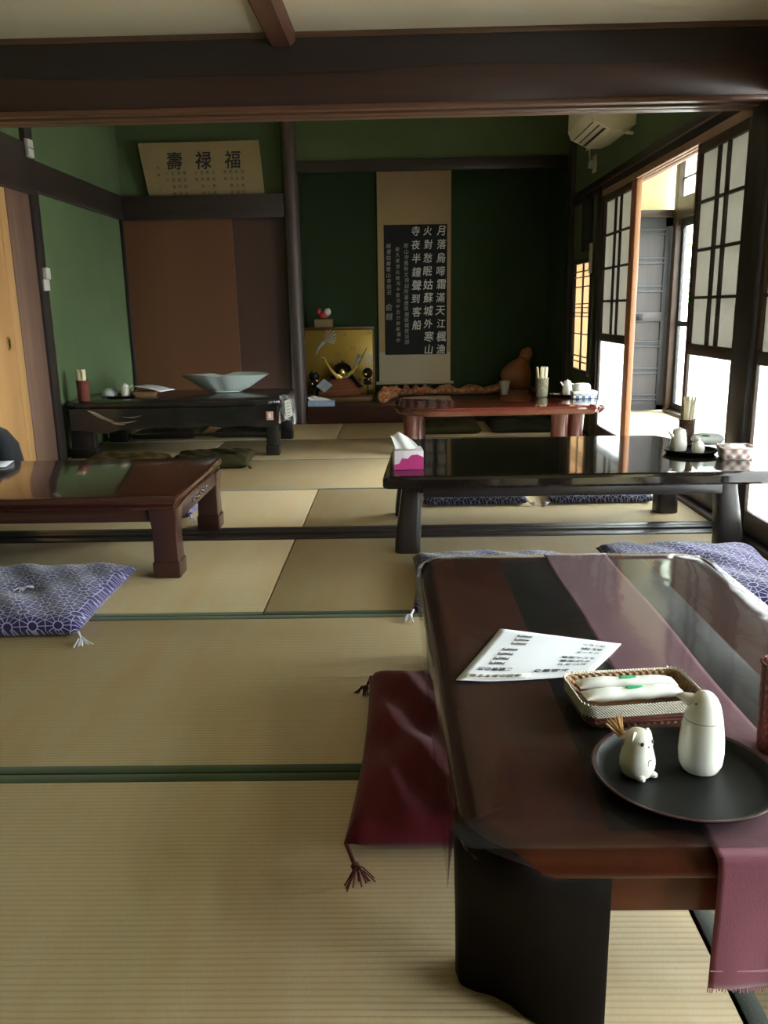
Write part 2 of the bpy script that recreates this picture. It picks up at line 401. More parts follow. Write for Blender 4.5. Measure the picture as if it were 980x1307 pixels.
# lintel between the rooms: grooved track, red-brown board, dark beam, pale edge strip
lin = struct(MB().box(XL, 1.62, 3.606, 3.79, 1.80, 1.945, .006).build('trim_3', M['beam_low']))
b = MB()
def topring(x): 
    return 1.925 + .011*math.sin(x*2.3+.4) + .004*math.sin(x*6.1)
rings = []
for i in range(60):
    x = XL + (1.62 - XL) * i / 59
    rings.append([(x, 3.603, topring(x)), (x, 3.603, 2.045), (x, 3.80, 2.045), (x, 3.80, topring(x))])
b.loft(rings); b.build('upper_beam', M['beam_up'], lin)
b = MB(); 
for y0, y1, z in ((3.598, 3.632, 1.782), (3.64, 3.68, 1.79), (3.688, 3.728, 1.782), (3.736, 3.80, 1.782)): b.box(XL, 1.62, y0, y1, z, 1.801, .003)
b.build('grooved_track', wood('track_wood', '#523629', '#76503e', 'X', 14, .4), lin)
MB().box(XL, 1.62, 3.596, 3.80, 2.045, 2.066, .003).build('edge_strip', M['trim_brown'], lin)

# ceilings
struct(MB().box(-2.5, 1.62, -1.7, 3.80, 2.066, 2.10).build('ceiling', M['white_plaster']))
struct(MB().box(-2.5, 1.62, 3.75, 8.7, 2.72, 2.76).build('ceiling_far', wood('pale_ceiling_boards', '#d8cdb4', '#e4dac4', 'Y', 6, .6)))
struct(MB().box(-2.5, 1.62, 3.68, 3.74, 2.06, 2.73).build('wall_above_lintel', M['white_plaster']))
# ceiling beam: round-edged tapering timber running away from the viewer
b = MB(); rings = []
for i in range(14):
    y = -1.6 + (3.62 + 1.6) * i / 13; w = .052 + .022*(1 - i/13); z0 = 2.018 + .006*math.sin(i*.8); xc = -.435 + .006*math.sin(i)
    rings.append([(xc-w, y, 2.075), (xc-w, y, z0+.018), (xc-w+.014, y, z0), (xc+w-.02, y, z0), (xc+w, y, z0+.02), (xc+w, y, 2.075)])
b.loft(rings); struct(b.build('trim_4', M['ceil_beam']))

# walls
struct(MB().box(-2.5, XL, 3.8, 7.75, -.05, 2.74).build('wall_left', M['green']))
struct(MB().box(-2.5, XL, -1.7, 3.8, -.05, 2.1).build('wall_left_front', M['green']))
struct(MB().box(-2.5, 1.62, -1.75, -1.65, -.05, 2.1).build('wall_front', M['panel_brown']))
wb = struct(MB().box(-2.5, -.93, 7.70, 7.80, -.05, 2.74).build('wall_back', M['green']))
struct(MB().box(-.99, 1.56, 8.5, 8.6, -.05, 2.74).build('wall_alcove_back', M['green_shade']))
struct(MB().box(-.97, -.89, 7.6, 8.52, -.05, 2.74).build('wall_alcove_side', M['green_shade']))
struct(MB().box(XR, 1.56, 7.42, 8.55, -.05, 2.74).build('wall_alcove_end', M['green_shade']))
struct(MB().box(-.85, XR, 7.56, 7.60, 2.22, 2.74).build('wall_alcove_top', M['green']))
# right wall above the lintel, with the stretch holding the little window
struct(MB().box(XR+.01, 1.60, 3.8, 7.45, 1.86, 2.74).build('wall_right', M['green']))
struct(MB().box(XR, 1.62, -1.7, 3.62, 1.81, 2.1).build('wall_right_front', M['white_plaster']))
b = MB()
b.box(XR+.01, 1.58, 6.50, 6.63, 0, 1.87); b.box(XR+.01, 1.58, 7.28, 7.45, 0, 1.87); b.box(XR+.01, 1.58, 6.63, 7.28, 0, .46); b.box(XR+.01, 1.58, 6.63, 7.28, 1.36, 1.87)
struct(b.build('wall_right_window_bay', M['green']))
# timber framing
struct(MB().box(XL-.02, XL+.035, 5.70, 5.82, -.03, 2.73, .004).build('column_1', M['dark_wood_z']))
struct(MB().box(XL-.03, XL+.02, 5.36, 5.695, -.03, 1.79, .004).build('trim_5', M['jamb']))
struct(MB().box(XL-.02, XL+.055, 3.82, 7.66, 1.80, 1.99, .006).build('trim_6', M['dark_wood_y']))
struct(MB().box(XL-.02, XL+.075, 3.82, 5.69, 1.77, 2.07, .006).build('trim_7', M['dark_wood_y']))
struct(MB().box(XL+.055, -.95, 7.52, 7.70, 1.79, 1.985, .006).build('trim_8', M['dark_wood_x']))
struct(MB().box(-.83, XR, 7.52, 7.57, 2.145, 2.235, .005).build('trim_9', M['dark_wood_x']))
struct(MB().box(XL, -1.42, 7.60, 7.64, -.03, 1.80).build('wall_alcove_panel', M['panel_brown']))
struct(MB().box(-1.45, -.93, 7.645, 7.68, -.03, 1.80).build('wall_alcove_board', wood('alcove_board_dark', '#3a2720', '#4a3228', 'Z', 3, .5, bump=.02, big=.8)))
struct(MB().box(XL+.002, XL+.03, 7.57, 7.62, -.03, 1.80, .003).build('trim_10', M['dark_wood_z']))
# alcove post: round log
b = MB(); prof = [(.062, -.03), (.066, .2), (.062, .8), (.06, 1.6), (.058, 2.72)]
b.lathe(prof, 20, (-.885, 7.55, 0)); struct(b.build('column_2', M['log']))
struct(MB().box(-.82, XR, 7.50, 7.60, -.03, .157, .006).build('trim_11', M['tokogamachi']))
struct(MB().box(-.9, 1.5, 7.60, 8.5, .12, .157).build('floor_alcove', M['toko_floor']))
# columns on the window side
struct(MB().box(XR-.005, 1.62, 3.60, 3.765, -.03, 2.06, .005).build('column_3', M['dark_wood_z']))
struct(MB().box(XR-.005, 1.60, 6.36, 6.50, -.03, 1.9, .005).build('column_4', M['dark_wood_z']))
struct(MB().box(XR-.03, 1.60, 7.36, 7.50, -.03, 2.73, .005).build('column_5', M['dark_wood_z']))
# lintel over the screens
lt = struct(MB().box(XR-.005, 1.60, 3.76, 7.40, 1.80, 1.90, .004).build('trim_12', M['dark_wood_y']))
b = MB()
for x0, x1 in ((1.497, 1.52), (1.528, 1.55), (1.558, 1.60)): b.box(x0, x1, 3.76, 6.37, 1.762, 1.802, .003)
b.build('screen_track', M['cedar_y'], lt)
MB().box(XR-.022, XR, 3.76, 7.40, 1.842, 1.852, .002).build('highlight_strip', M['brown_y'], lt)  # slim lighter strip standing in for a highlight line on the dark lintel

# shoji screens -------------------------------------------------------------
def shoji(num, y0, y1, x, near_stile='brown_z', top=1.765, nst=.05, frosted='frost'):
    """screen standing in the track at x, from y0 (toward the viewer) to y1"""
    f = MB(); th = .015
    f.box(x-th, x+th, y1-.04, y1, .018, top, .003)
    f.box(x-th, x+th, y0+nst, y1-.04, top-.05, top, .002)
    f.box(x-th, x+th, y0+nst, y1-.04, .745, .80, .003)
    f.box(x-th, x+th, y0+nst, y1-.04, .018, .12, .003)
    o = struct(f.build('door_%d' % num, M['brown_z']))
    MB().box(x-th-.002, x+th+.002, y0, y0+nst, .018, top, .003).build('stile', M[near_stile], o)
    l = MB(); a, c = y0+nst, y1-.04; w = c - a
    for u in (.40, .60): l.box(x-.012, x+.004, a+w*u-.009, a+w*u+.009, .80, top-.05)
    for k in (1, 2, 3):
        z = .80 + (top - .85) * k / 4; l.box(x-.012, x+.004, a, c, z-.007, z+.007)
    l.build('lattice', M['lattice'], o)
    MB().box(x+.004, x+.006, a, c, .80, top-.05).build('paper_panel', M['shoji_paper'], o)
    MB().box(x, x+.004, a, c, .12, .745).build('lower_pane', M[frosted], o)
    return o
shoji(1, 5.50, 6.36, 1.524, 'cedar', nst=.12)
shoji(2, 3.77, 4.44, 1.524, 'brown_z', nst=.05)
o = bpy.data.objects
# screens along the near room, seen only at the frame's edge
shoji(3, 2.70, 3.585, 1.524, nst=.05); shoji(4, 1.80, 2.69, 1.556, nst=.05, frosted='glass'); shoji(5, 1.82, 2.66, 1.588, nst=.05, frosted='glass')
shoji(6, 0, .895, 1.556, nst=.05, frosted='glass')
struct(MB().box(XR, 1.60, -1.7, -.01, -.05, 1.82).build('wall_right_front_panel', M['green']))

# little amber lattice window ---------------------------------------------------
f = MB(); y0, y1, z0, z1 = 6.63, 7.28, .46, 1.36
for r in ((y0, y0+.03, z0, z1), (y1-.03, y1, z0, z1), (y0+.03, y1-.03, z0, z0+.03), (y0+.03, y1-.03, z1-.03, z1)): f.box(1.495, 1.535, *r, .003)
w1 = struct(f.build('window_1', M['dark_wood_y']))
l = MB()
l.box(1.505, 1.518, 6.946, 6.962, z0, z1)
for z in (z0+.09, z0+.135, .775, .915, .945, .985, 1.015, 1.21 - .06, z1-.135, z1-.09): l.box(1.505, 1.518, y0+.03, y1-.03, z-.004, z+.004)
l.build('lattice', M['lattice'], w1)
MB().box(1.519, 1.522, y0+.02, y1-.02, z0+.02, z1-.02).build('paper_panel', M['amber_paper'], w1)

# corridor outside the screens -----------------------------------------------------
XO = 2.62
struct(MB().box(1.60, XO+.08, -1.7, 8.2, -.06, -.012).build('floor_corridor', M['engawa_floor']))
struct(MB().box(1.56, XO+.1, -1.7, 8.3, 2.34, 2.40).build('ceiling_corridor', M['white_plaster']))
struct(MB().box(1.56, XO+.1, 8.2, 8.28, -.05, 2.4).build('wall_corridor_end', M['cream']))
struct(MB().box(1.56, XO+.1, -1.78, -1.7, -.05, 2.4).build('wall_corridor_front', M['cream']))
struct(MB().box(1.60, XO, 8.10, 8.2, 1.78, 1.845, .004).build('trim_13', M['brown_y']))
# old panelled storm door at the corridor's end
f = MB(); x0, x1 = 1.70, 2.585
f.box(x0, x0+.075, 8.12, 8.16, 0, 1.78, .003); f.box(x1-.075, x1, 8.12, 8.16, 0, 1.78, .003)
f.box(x0, x1, 8.12, 8.16, 0, .05); f.box(x0, x1, 8.12, 8.16, 1.70, 1.78)
d9 = struct(f.build('door_9', M['storm']))
p = MB(); p.box(x0+.07, x1-.07, 8.135, 8.15, .04, 1.72); p.build('board_panel', M['storm_panel'], d9)
r = MB(); 
for k in range(7):
    z = .10 + k * .255
    for dz in (0, .045): r.box(x0+.07, x1-.07, 8.118, 8.15, z+dz-.009, z+dz+.009, .003)
r.build('rails', M['storm'], d9)
h = MB(); h.box(x0+.07, x1-.07, 8.114, 8.15, .84, .93, .004); h.build('lock_rail', M['storm_panel'], d9)
h = MB(); h.tube([(2.14 + .17*math.cos(a), 8.105, .885 + .025*math.sin(a)) for a in [2*PI*k/24 for k in range(25)]], .007, 6); h.box(2.24, 2.34, 8.10, 8.116, .855, .915, .003); h.build('iron_latch', M['iron'], d9)
# window side of the corridor: posts, sashes and transom lights
def win(num, y0, y1, detail=True):
    f = MB()
    f.box(XO-.05, XO+.05, y1-.09, y1, -.02, 2.34, .004); f.box(XO-.05, XO+.05, y0, y1-.09, 1.75, 1.93, .004)
    f.box(XO-.05, XO+.05, y0, y1-.09, 2.27, 2.34); f.box(XO-.06, XO+.05, y0, y1-.09, -.03, .02)
    o = struct(f.build('window_%d' % num, M['brown_y'])); n = 2; w = (y1 - .09 - y0) / n
    for k in range(n):
        a, c = y0 + k*w, y0 + (k+1)*w; x = XO + (.015 if k else -.015)
        s = MB(); s.box(x-.012, x+.012, a, a+.05, .02, 1.75, .003); s.box(x-.012, x+.012, c-.05, c, .02, 1.75, .003)
        s.box(x-.012, x+.012, a+.05, c-.05, .02, .085); s.box(x-.012, x+.012, a+.05, c-.05, 1.68, 1.75); s.box(x-.012, x+.012, a+.05, c-.05, .80, .845)
        sa = s.build('sash', M['black_metal'], o)
        MB().box(x-.002, x+.002, a+.05, c-.05, .085, 1.68).build('pane', M['glass'], sa)
        l = MB()
        for u in (0, 1/3, 2/3, 1): l.box(XO-.01, XO+.01, a+w*u-.007, a+w*u+.007, 1.93, 2.27)
        l.box(XO-.01, XO+.01, a, c, 2.09, 2.105)
        tr = l.build('transom_lattice', M['brown_y'], o)
        MB().box(XO+.002, XO+.005, a, c, 1.93, 2.27).build('pane', M['transom_glass'], tr)
for k, (a, c) in enumerate(((6.10, 8.10), (4.15, 6.10), (2.20, 4.15), (.25, 2.20), (-1.70, .25))): win(2 + k, a, c)

# garden beyond the glass
struct(MB().box(XO+.1, 9, -6, 14, -.35, -.3).build('ground', M['soil']))
def bush(loc, R, label, seed):
    rnd = random.Random(seed); root = thing('garden_shrub', label, 'shrub', loc)
    mb = MB(); mb.tube([(0, 0, 0), (.03, .02, R*.6), (0, 0, R*1.2)], [.05, .04, .02], 7); mb.build('stem', M['gourd'], root)
    mb = MB()
    for k in range(1400):
        th = rnd.uniform(0, 2*PI); ph = math.acos(rnd.uniform(-.7, 1)); rr = R * rnd.uniform(.65, 1) ** .5
        p = Vector((math.cos(th)*math.sin(ph)*rr, math.sin(th)*math.sin(ph)*rr, R*1.15 + math.cos(ph)*rr*1.1))
        q = Matrix.Rotation(rnd.uniform(0, 6), 3, Vector((rnd.random()-.5, rnd.random()-.5, rnd.random()-.5)))
        s = rnd.uniform(.05, .09)
        mb.add([p + q @ Vector((-s, 0, 0)), p + q @ Vector((0, -s*.45, .01)), p + q @ Vector((s, 0, 0)), p + q @ Vector((0, s*.45, .01))], [(0, 1, 2, 3)])
    mb.build('foliage', M['leaf'], root, recalc=False)
bush((5.9, 13.6, -.3), 1.5, 'pale green garden shrub beyond the corridor glass', 3)

# pine sliding door on the far side of the room
d = MB(); d.box(XL-.02, XL+.012, 4.55, 5.355, .01, 1.77, .004)
d10 = struct(d.build('door_10', M['pine'])); 
MB().box(XL+.006, XL+.016, 5.255, 5.355, .012, 1.768, .003).build('stile', M['pine'], d10)
MB().lathe([(.028, 0), (.03, .004), (.022, .006), (.02, .002)], 20, M=Matrix.Rotation(PI/2, 3, 'Y') @ Matrix.Diagonal((1.5, .8, 1)), c=(XL+.013, 5.17, .84)).build('recessed_pull', M['brass'], d10)
MB().box(XL+.013, XL+.0165, 5.155, 5.185, .80, .875).build('pull_shadow', M['pull_shade'], d10)  # dark slab painting the shade inside the recessed pull

# ------------------------------------------------------------------ wall fittings
a = thing('air_conditioner', 'ivory wall air conditioner above the small amber lattice window', 'air conditioner', (1.5, 5.93, 2.2))
P = [(.014, -.11), (.014, .19), (-.26, .19), (-.28, .17), (-.282, -.03), (-.26, -.075), (-.14, -.135), (-.05, -.135)]
b = MB(); b.loft([[(x, -.33, z) for x, z in P], [(x*1.0, .33, z) for x, z in P]]); b.build('casing', M['ivory_plastic'], a, angle=25)
b = MB(); b.box(-.284, -.279, -.30, .30, -.01, .16, .002); b.build('front_panel', M['ivory_plastic'], a)
ang = math.atan2(-.06, .12)
for k, (u, wd) in enumerate(((.10, .006), (.42, .006), (.72, .02))):
    x, z = -.26 + .12*u, -.0765 - .06*u
    b = MB(); b.box(x-wd/2, x+wd/2, -.29, .29, z-.003, z+.001, rot=None); b.build('louvre_slot', M['dark_slot'], a)
b = MB(); b.tube([(-.05, -.28, -.13), (-.045, -.31, -.15), (-.0, -.31, -.155)], .012, 8); b.build('drain_stub', M['white_plastic'], a)
a = thing('power_outlet', 'white wall outlet with a plug, hanging cord under the air conditioner', 'outlet', (1.508, 6.66, 2.03))
b = MB(); b.box(-.012, 0, -.05, .05, -.06, .06, .004); b.build('cover_plate', M['white_plastic'], a)
b = MB(); b.box(-.05, -.01, -.035, .03, -.03, .02, .006); b.build('plug', M['white_plastic'], a)
b = MB(); b.tube([(-.04, 0, .02), (-.05, -.01, .08), (-.08, -.16, .1), (-.13, -.28, .05)], .006, 6); b.build('cord', M['white_plastic'], a)
a = thing('light_switch', 'white switch plate on the post beside the green wall', 'switch', (XL+.035, 5.765, 1.24))
b = MB(); b.box(0, .014, -.045, .045, -.075, .0, .003); b.build('switch_plate', M['white_plastic'], a)
b = MB(); b.box(0, .03, -.03, .04, 0, .075, .004); b.build('remote_cradle', M['white_plastic'], a)
a = thing('door_sensor', 'small pale grey sensor box high on the post over the pine door', 'sensor', (XL+.073, 5.62, 2.035))
b = MB(); b.box(0, .03, -.04, .04, -.055, .055, .008); b.build('housing', plain('grey_plastic', '#a9a9a2', .4), a)
MB().box(.0295, .032, -.04, .04, -.002, .002).build('seam_line', M['dark_slot'], a)
# carved dark board
a = thing('carved_board', 'black wooden board with pale carved characters above the amber window', 'plaque', (1.512, 6.83, 1.64))
b = MB(); b.box(-.02, 0, -.16, .16, -.22, .2, .004); b.build('board', M['mirror_dark'], a)
b = MB(); fn = lambda u, v: (-.0215, -u, v)
for ch, v in (('和', .1), ('敬', 0), ('静', -.1)): text_on(b, ch, fn, 0, v, .09)
b.build('carving', M['grey_mark'], a)
a = thing('window_hook', 'pale strip fixed to the top corner of the amber window frame', 'strip', (1.493, 6.60, 1.36))
MB().box(-.014, 0, -.035, .035, -.12, .10, .003).build('plate', M['white_plastic'], a); MB().box(-.02, -.012, -.02, .02, .06, .095, .003).build('clip', M['white_plastic'], a)

# framed calligraphy leaning on the ledge
a = thing('calligraphy_plaque', 'aged cream calligraphy panel leaning on the dark ledge near the green corner', 'plaque', (-1.655, 7.61, 1.987)); a.rotation_euler = (math.radians(9), 0, math.radians(-1))
W, H = .53, .43
b = MB(); b.add([(-W+.01, 0, H), (W-.015, 0, H), (W+.0, 0, 0), (-W+.055, 0, 0), (-W+.01, .02, H), (W-.015, .02, H), (W+.0, .02, 0), (-W+.055, .02, 0)], [(0, 1, 2, 3), (7, 6, 5, 4), (0, 4, 5, 1), (1, 5, 6, 2), (2, 6, 7, 3), (3, 7, 4, 0)]); b.build('paper_board', M['plaque'], a, smooth=False)
fn = lambda u, v: (u, -.002, v)
for ch, u in (('壽', -.22), ('禄', .03), ('福', .28)):
    b = MB(); text_on(b, ch, fn, u, H*.66, .15, .95, .12, .018); b.build('large_character', M['ink'], a)
b = MB(); small = '一心正直無欲清風明月春花秋水山高流長松竹梅蘭'
k = 0
for cx in (-.22, .03, .28):
    for c in range(4):
        for r_ in range(4):
            if c == 0 and r_ > 1: continue
            text_on(b, small[k % len(small)], fn, cx - .075 + c*.05, H*.44 - r_*.055, .03); k += 1
for r_ in range(4): text_on(b, small[(k + r_) % len(small)], fn, -.37, H*.55 - r_*.06, .024)
b.build('small_lettering', M['ink'], a)

# hanging scroll
a = thing('hanging_scroll', 'tall hanging scroll with white verse on a black ground in the alcove', 'scroll', (.178, 8.47, 0)); a.rotation_euler = (0, math.radians(.3), 0)
b = MB(); b.box(-.358, .358, -.004, .004, 1.79, 2.36); b.box(-.358, -.295, -.004, .004, .57, 1.79); b.box(.32, .358, -.004, .004, .57, 1.79); b.build('mounting', M['scroll_cloth'], a)
MB().box(-.358, .358, -.0045, .0045, .285, .58).build('lower_mounting', M['scroll_low'], a)
MB().box(-.296, .321, -.006, .004, .555, 1.795).build('rubbing_panel', M['rubbing'], a)
b = MB(); b.tube([(-.39, -.01, .275), (.39, -.01, .275)], .016, 10); b.build('roller', M['scroll_low'], a)
b = MB(); b.tube([(-.37, 0, 2.365), (.37, 0, 2.365)], .009, 8); b.build('top_rod', M['case_wood'], a)
fn = lambda u, v: (u, -.0075, v)
for txt, u, v0, v1 in (('月落烏啼霜滿天江楓漁', .262, 1.735, .605), ('火對愁眠姑蘇城外寒山', .137, 1.735, .605), ('寺夜半鐘聲到客船', .018, 1.735, .845)):
    b = MB()
    for i, ch in enumerate(txt): text_on(b, ch, fn, u + random.uniform(-.006, .006), v0 + (v1-v0)*i/(len(txt)-1), random.uniform(.092, .108), .92, .12, .013)
    b.build('verse_column', M['chalk'], a)
for txt, u, v0, v1, s in (('寒山寺舊有文待詔所書唐張繼楓橋夜泊詩', -.078, 1.60, .68, .05), ('歲久漫漶光緒丙午筱石中丞於數楹屬余', -.162, 1.57, .70, .044), ('補書姑蘇寒山寺刻石', -.25, 1.60, 1.16, .05), ('俞樾', -.252, 1.02, .93, .075)):
    b = MB()
    for i, ch in enumerate(txt): text_on(b, ch, fn, u + random.uniform(-.004, .004), v0 + (v1-v0)*i/(len(txt)-1), s, .95, .1)
    b.build('colophon_column', M['chalk_dim'], a)

# ------------------------------------------------------------------ alcove display
TF = .1572
a = thing('armour_display', 'gold-backed display case holding a miniature warrior helmet in the alcove', 'display', (-.55, 8.0, TF), math.radians(1))
b = MB(); b.box(-.335, .335, -.16, .16, 0, .05, .005); b.build('base', M['case_wood'], a)
MB().box(-.325, .325, .135, .15, .05, .66, .003).build('gold_screen', M['gold'], a)
b = MB(); 
for x in (-.33, .33): b.box(x-.008, x+.008, .13, .16, .05, .68, .002); b.box(x-.007, x+.007, -.155, -.141, .05, .45, .002)
b.box(-.338, .338, .12, .162, .665, .69, .003); b.build('case_frame', M['case_wood'], a)
rnd = random.Random(4)
for cx, cz, an in ((-.15, .55, .7), (.20, .42, -.9)):
    b = MB()
    for k in range(9):
        t_ = an + (k-4)*.22; L_ = .15 - abs(k-4)*.012
        b.add([(cx, .1335, cz), (cx+math.cos(t_)*L_-.012*math.sin(t_), .1335, cz+math.sin(t_)*L_), (cx+math.cos(t_)*L_*1.08, .1335, cz+math.sin(t_)*L_*1.08), (cx+math.cos(t_+.12)*L_, .1335, cz+math.sin(t_+.12)*L_)], [(0, 1, 2, 3)])
    b.tube([(cx, .133, cz), (cx-.06*math.cos(an), .133, cz-.08*math.sin(abs(an))), (cx-.1*math.cos(an), .133, cz-.12)], [.02, .012, .004], 6)
    b.build('painted_crane', M['crane'], a)
b = MB()
for cx, cz in ((.02, .62), (.10, .48), (-.05, .43), (.26, .63), (-.2, .38), (-.02, .3), (.28, .25)):
    for k in range(3): b.tube([(cx+k*.018+.016*math.cos(u), .134, cz+.022*math.sin(u)) for u in [-1.2+.4*q for q in range(7)]], .0018, 4)
b.build('painted_waves', M['case_wood'], a)
# helmet stand: russet bundle, bowl, neck guard, horns
b = MB(); 
for k in range(5): b.tube([(-.2+.02*math.sin(k), -.02+k*.012, .07+.028*k), (0, -.05+k*.012, .075+.028*k), (.2, -.02+k*.012, .07+.028*k)], [.02, .024, .02], 8)
b.build('corded_bundle', M['armor_cord'], a)
b = MB(); b.lathe([(.10, 0), (.105, .03), (.098, .07), (.075, .11), (.04, .135), (.012, .14), (.012, .155), (.001, .158)], 20, (.03, 0, .22)); hb = b.build('helmet_bowl', M['armor'], a)
for k in range(4):
    b = MB(); rr = .115 + .022*k; z = .235 - .026*k
    b.loft([[(.03 + math.cos(u)*rr2, math.sin(u)*rr2*.9, zz) for u in [PI*(-.15) + PI*1.3*q/20 for q in range(21)]] for rr2, zz in ((rr, z), (rr+.022, z-.026), (rr+.018, z-.028), (rr-.004, z-.002))], cap=False, closed=False); b.build('neck_guard', M['armor'], a)
for sg, ex, ez in ((1, .27, .50), (-1, -.17, .42)):
    b = MB(); pts = [(.03, -.115, .235), (.03+sg*.05, -.125, .24), (.03+(ex-.03)*.5, -.13, .30), (.03+(ex-.03)*.78, -.125, .40), (ex, -.115, ez)]
    b.loft([[(x, y, z-w), (x+sg*w*.4, y-.003, z), (x, y, z+w), (x-sg*w*.4, y+.003, z)] for (x, y, z), w in zip(pts, (.02, .02, .02, .017, .005))]); b.build('gilt_horn', M['gold_bright'], a)
b = MB(); b.ball((.03, -.125, .275), .028, .012, .035); b.build('crest', M['gold_bright'], a)
for cx, cz in ((-.24, .22), (.27, .24)):
    b = MB(); b.tube([(cx, -.05, .05), (cx, -.05, cz)], .008, 6); b.ball((cx, -.05, cz+.02), .05, .03, .05, 10); b.box(cx-.04, cx+.04, -.07, -.02, cz-.09, cz-.03, .012); b.build('shoulder_guard', M['armor'], a)
b = MB()
for cx, cz, r_ in ((-.22, .2, .016), (-.26, .17, .012), (.25, .25, .016), (.28, .2, .013), (-.24, .28, .01)): b.ball((cx, -.085, cz), r_, .006, r_, 8)
b.build('gilt_studs', M['gold_bright'], a)
b = MB(); b.add([(-.22, -.12, .15), (-.14, -.13, .22), (-.06, -.125, .16), (-.14, -.12, .09)], [(0, 1, 2, 3)]); b.add([(-.2, -.118, .15), (-.14, -.128, .2), (-.08, -.123, .16), (-.14, -.118, .1)], [(0, 1, 2, 3)]); b.build('silk_square', M['crane'], a)

a = thing('figurine', 'small red and white figurine on a block, on top of the gold display', 'figurine', (-.69, 8.085, TF+.69))
MB().box(-.085, .085, -.05, .05, 0, .075, .006).build('block', M['plaque'], a)
b = MB(); b.ball((0, 0, .11), .05, .04, .04); b.ball((-.045, -.01, .145), .03); b.build('body', M['red_fig'], a)
b = MB(); b.ball((.04, -.01, .14), .035, .03, .035); b.ball((.055, -.02, .165), .01); b.build('head', M['ceramic'], a)

def brocade(name, label, pts, wd, hh, seed):
    rnd = random.Random(seed); rings = []; n = 60
    pv = [Vector(p) for p in pts]
    for i in range(n + 1):
        u = i / n * (len(pv) - 1); k = min(int(u), len(pv) - 2); p = pv[k].lerp(pv[k+1], u - k); d = (pv[k+1] - pv[k]).normalized(); s = Vector((-d.y, d.x, 0))
        e = 1 if 2 < i < n - 2 else .75
        w = wd * e * (1 + .12*math.sin(i*1.3) + rnd.uniform(-.06, .06)); h = hh * e * (1 + .2*math.sin(i*.9+1) + rnd.uniform(-.1, .1))
        rings.append([p + s*(w*math.cos(a_)) + Vector((0, 0, max(.001, h*.5 + h*.5*math.sin(a_) * (1 + .15*math.sin(3*a_ + i))))) for a_ in [2*PI*q/14 for q in range(14)]])
    return tag(MB().loft(rings).build(name, M['brocade'], angle=60), label, 'cloth')
brocade('brocade_cloth', 'long orange brocade cloth folded along the back of the alcove floor', [(-.12, 8.36, TF), (.3, 8.37, TF), (1.42, 8.385, TF)], .06, .085, 3)
brocade('brocade_cloth', 'short orange brocade fold coming forward beside the gold display', [(-.13, 7.72, TF), (-.11, 7.95, TF), (-.03, 8.18, TF)], .065, .10, 8)
a = thing('gourd_ornament', 'brown wooden gourd ornament with a cord, leaning in the alcove', 'ornament', (1.12, 8.19, TF+.085))
Mx = Matrix.Rotation(math.radians(24), 3, 'Y')
prof = [(.02, -.02), (.09, -.005), (.15, .06), (.155, .12), (.12, .20), (.07, .265), (.052, .29), (.062, .325), (.06, .36), (.035, .395), (.012, .41), (.001, .412)]
b = MB(); b.lathe(prof, 22, M=Mx @ Matrix.Diagonal((1, .85, 1))); b.build('body', M['gourd'], a)
b = MB(); b.tube([tuple(Mx @ Vector((math.cos(2*PI*k/20)*.057, math.sin(2*PI*k/20)*.05, .29 + .006*math.sin(k)))) for k in range(21)], .008, 6); b.tube([tuple(Mx @ Vector(p)) for p in ((.03, -.045, .29), (.0, -.07, .24), (.03, -.1, .16))], .006, 6); b.build('cord', M['armor_cord'], a)
b = MB(); b.box(-.12, .16, -.08, .08, -.0845, -.02, .02); b.build('stand', M['case_wood'], a)
b = MB(); b.lathe([(.022, 0), (.026, .006), (.036, .06), (.055, .15), (.06, .156), (.054, .152), (.033, .06), (.018, .012)], 20)
tag(place(b.build('cup', M['ceramic']), (1.03, 8.02, TF)), 'white flared cup standing before the wooden gourd', 'cup')
def tissue_box(name, label, loc, rz, side, band, sx=.06, sy=.055, sz=.08, pull=True):
    a = thing(name, label, 'tissue box', loc, rz)
    MB().box(-sx, sx, -sy, sy, 0, sz, .003).build('carton', M[side], a)
    rnd = random.Random(2)
    def fn(u, v):
        x = (u-.5)*sx*1.7*(1-.4*v) - v*.04*sx/.06; y = (v-.5)*.03 + .008*math.sin(u*9); z = sz - .002 + v*.062*sz/.08 + .008*math.sin(u*7+v*4)*v
        return (x, y, z)
    b = MB(); b.grid(fn, 14, 10); ts = b.build('tissue', M['tissue'], a); 
    md = ts.modifiers.new('thickness', 'SOLIDIFY'); md.thickness = .0012
    return a
tb = tissue_box('tissue_box', 'pale blue tissue box on the alcove sill below the gold display', (-.69, 7.553, TF), 0, 'blue_card', None, .12, .045, .05)

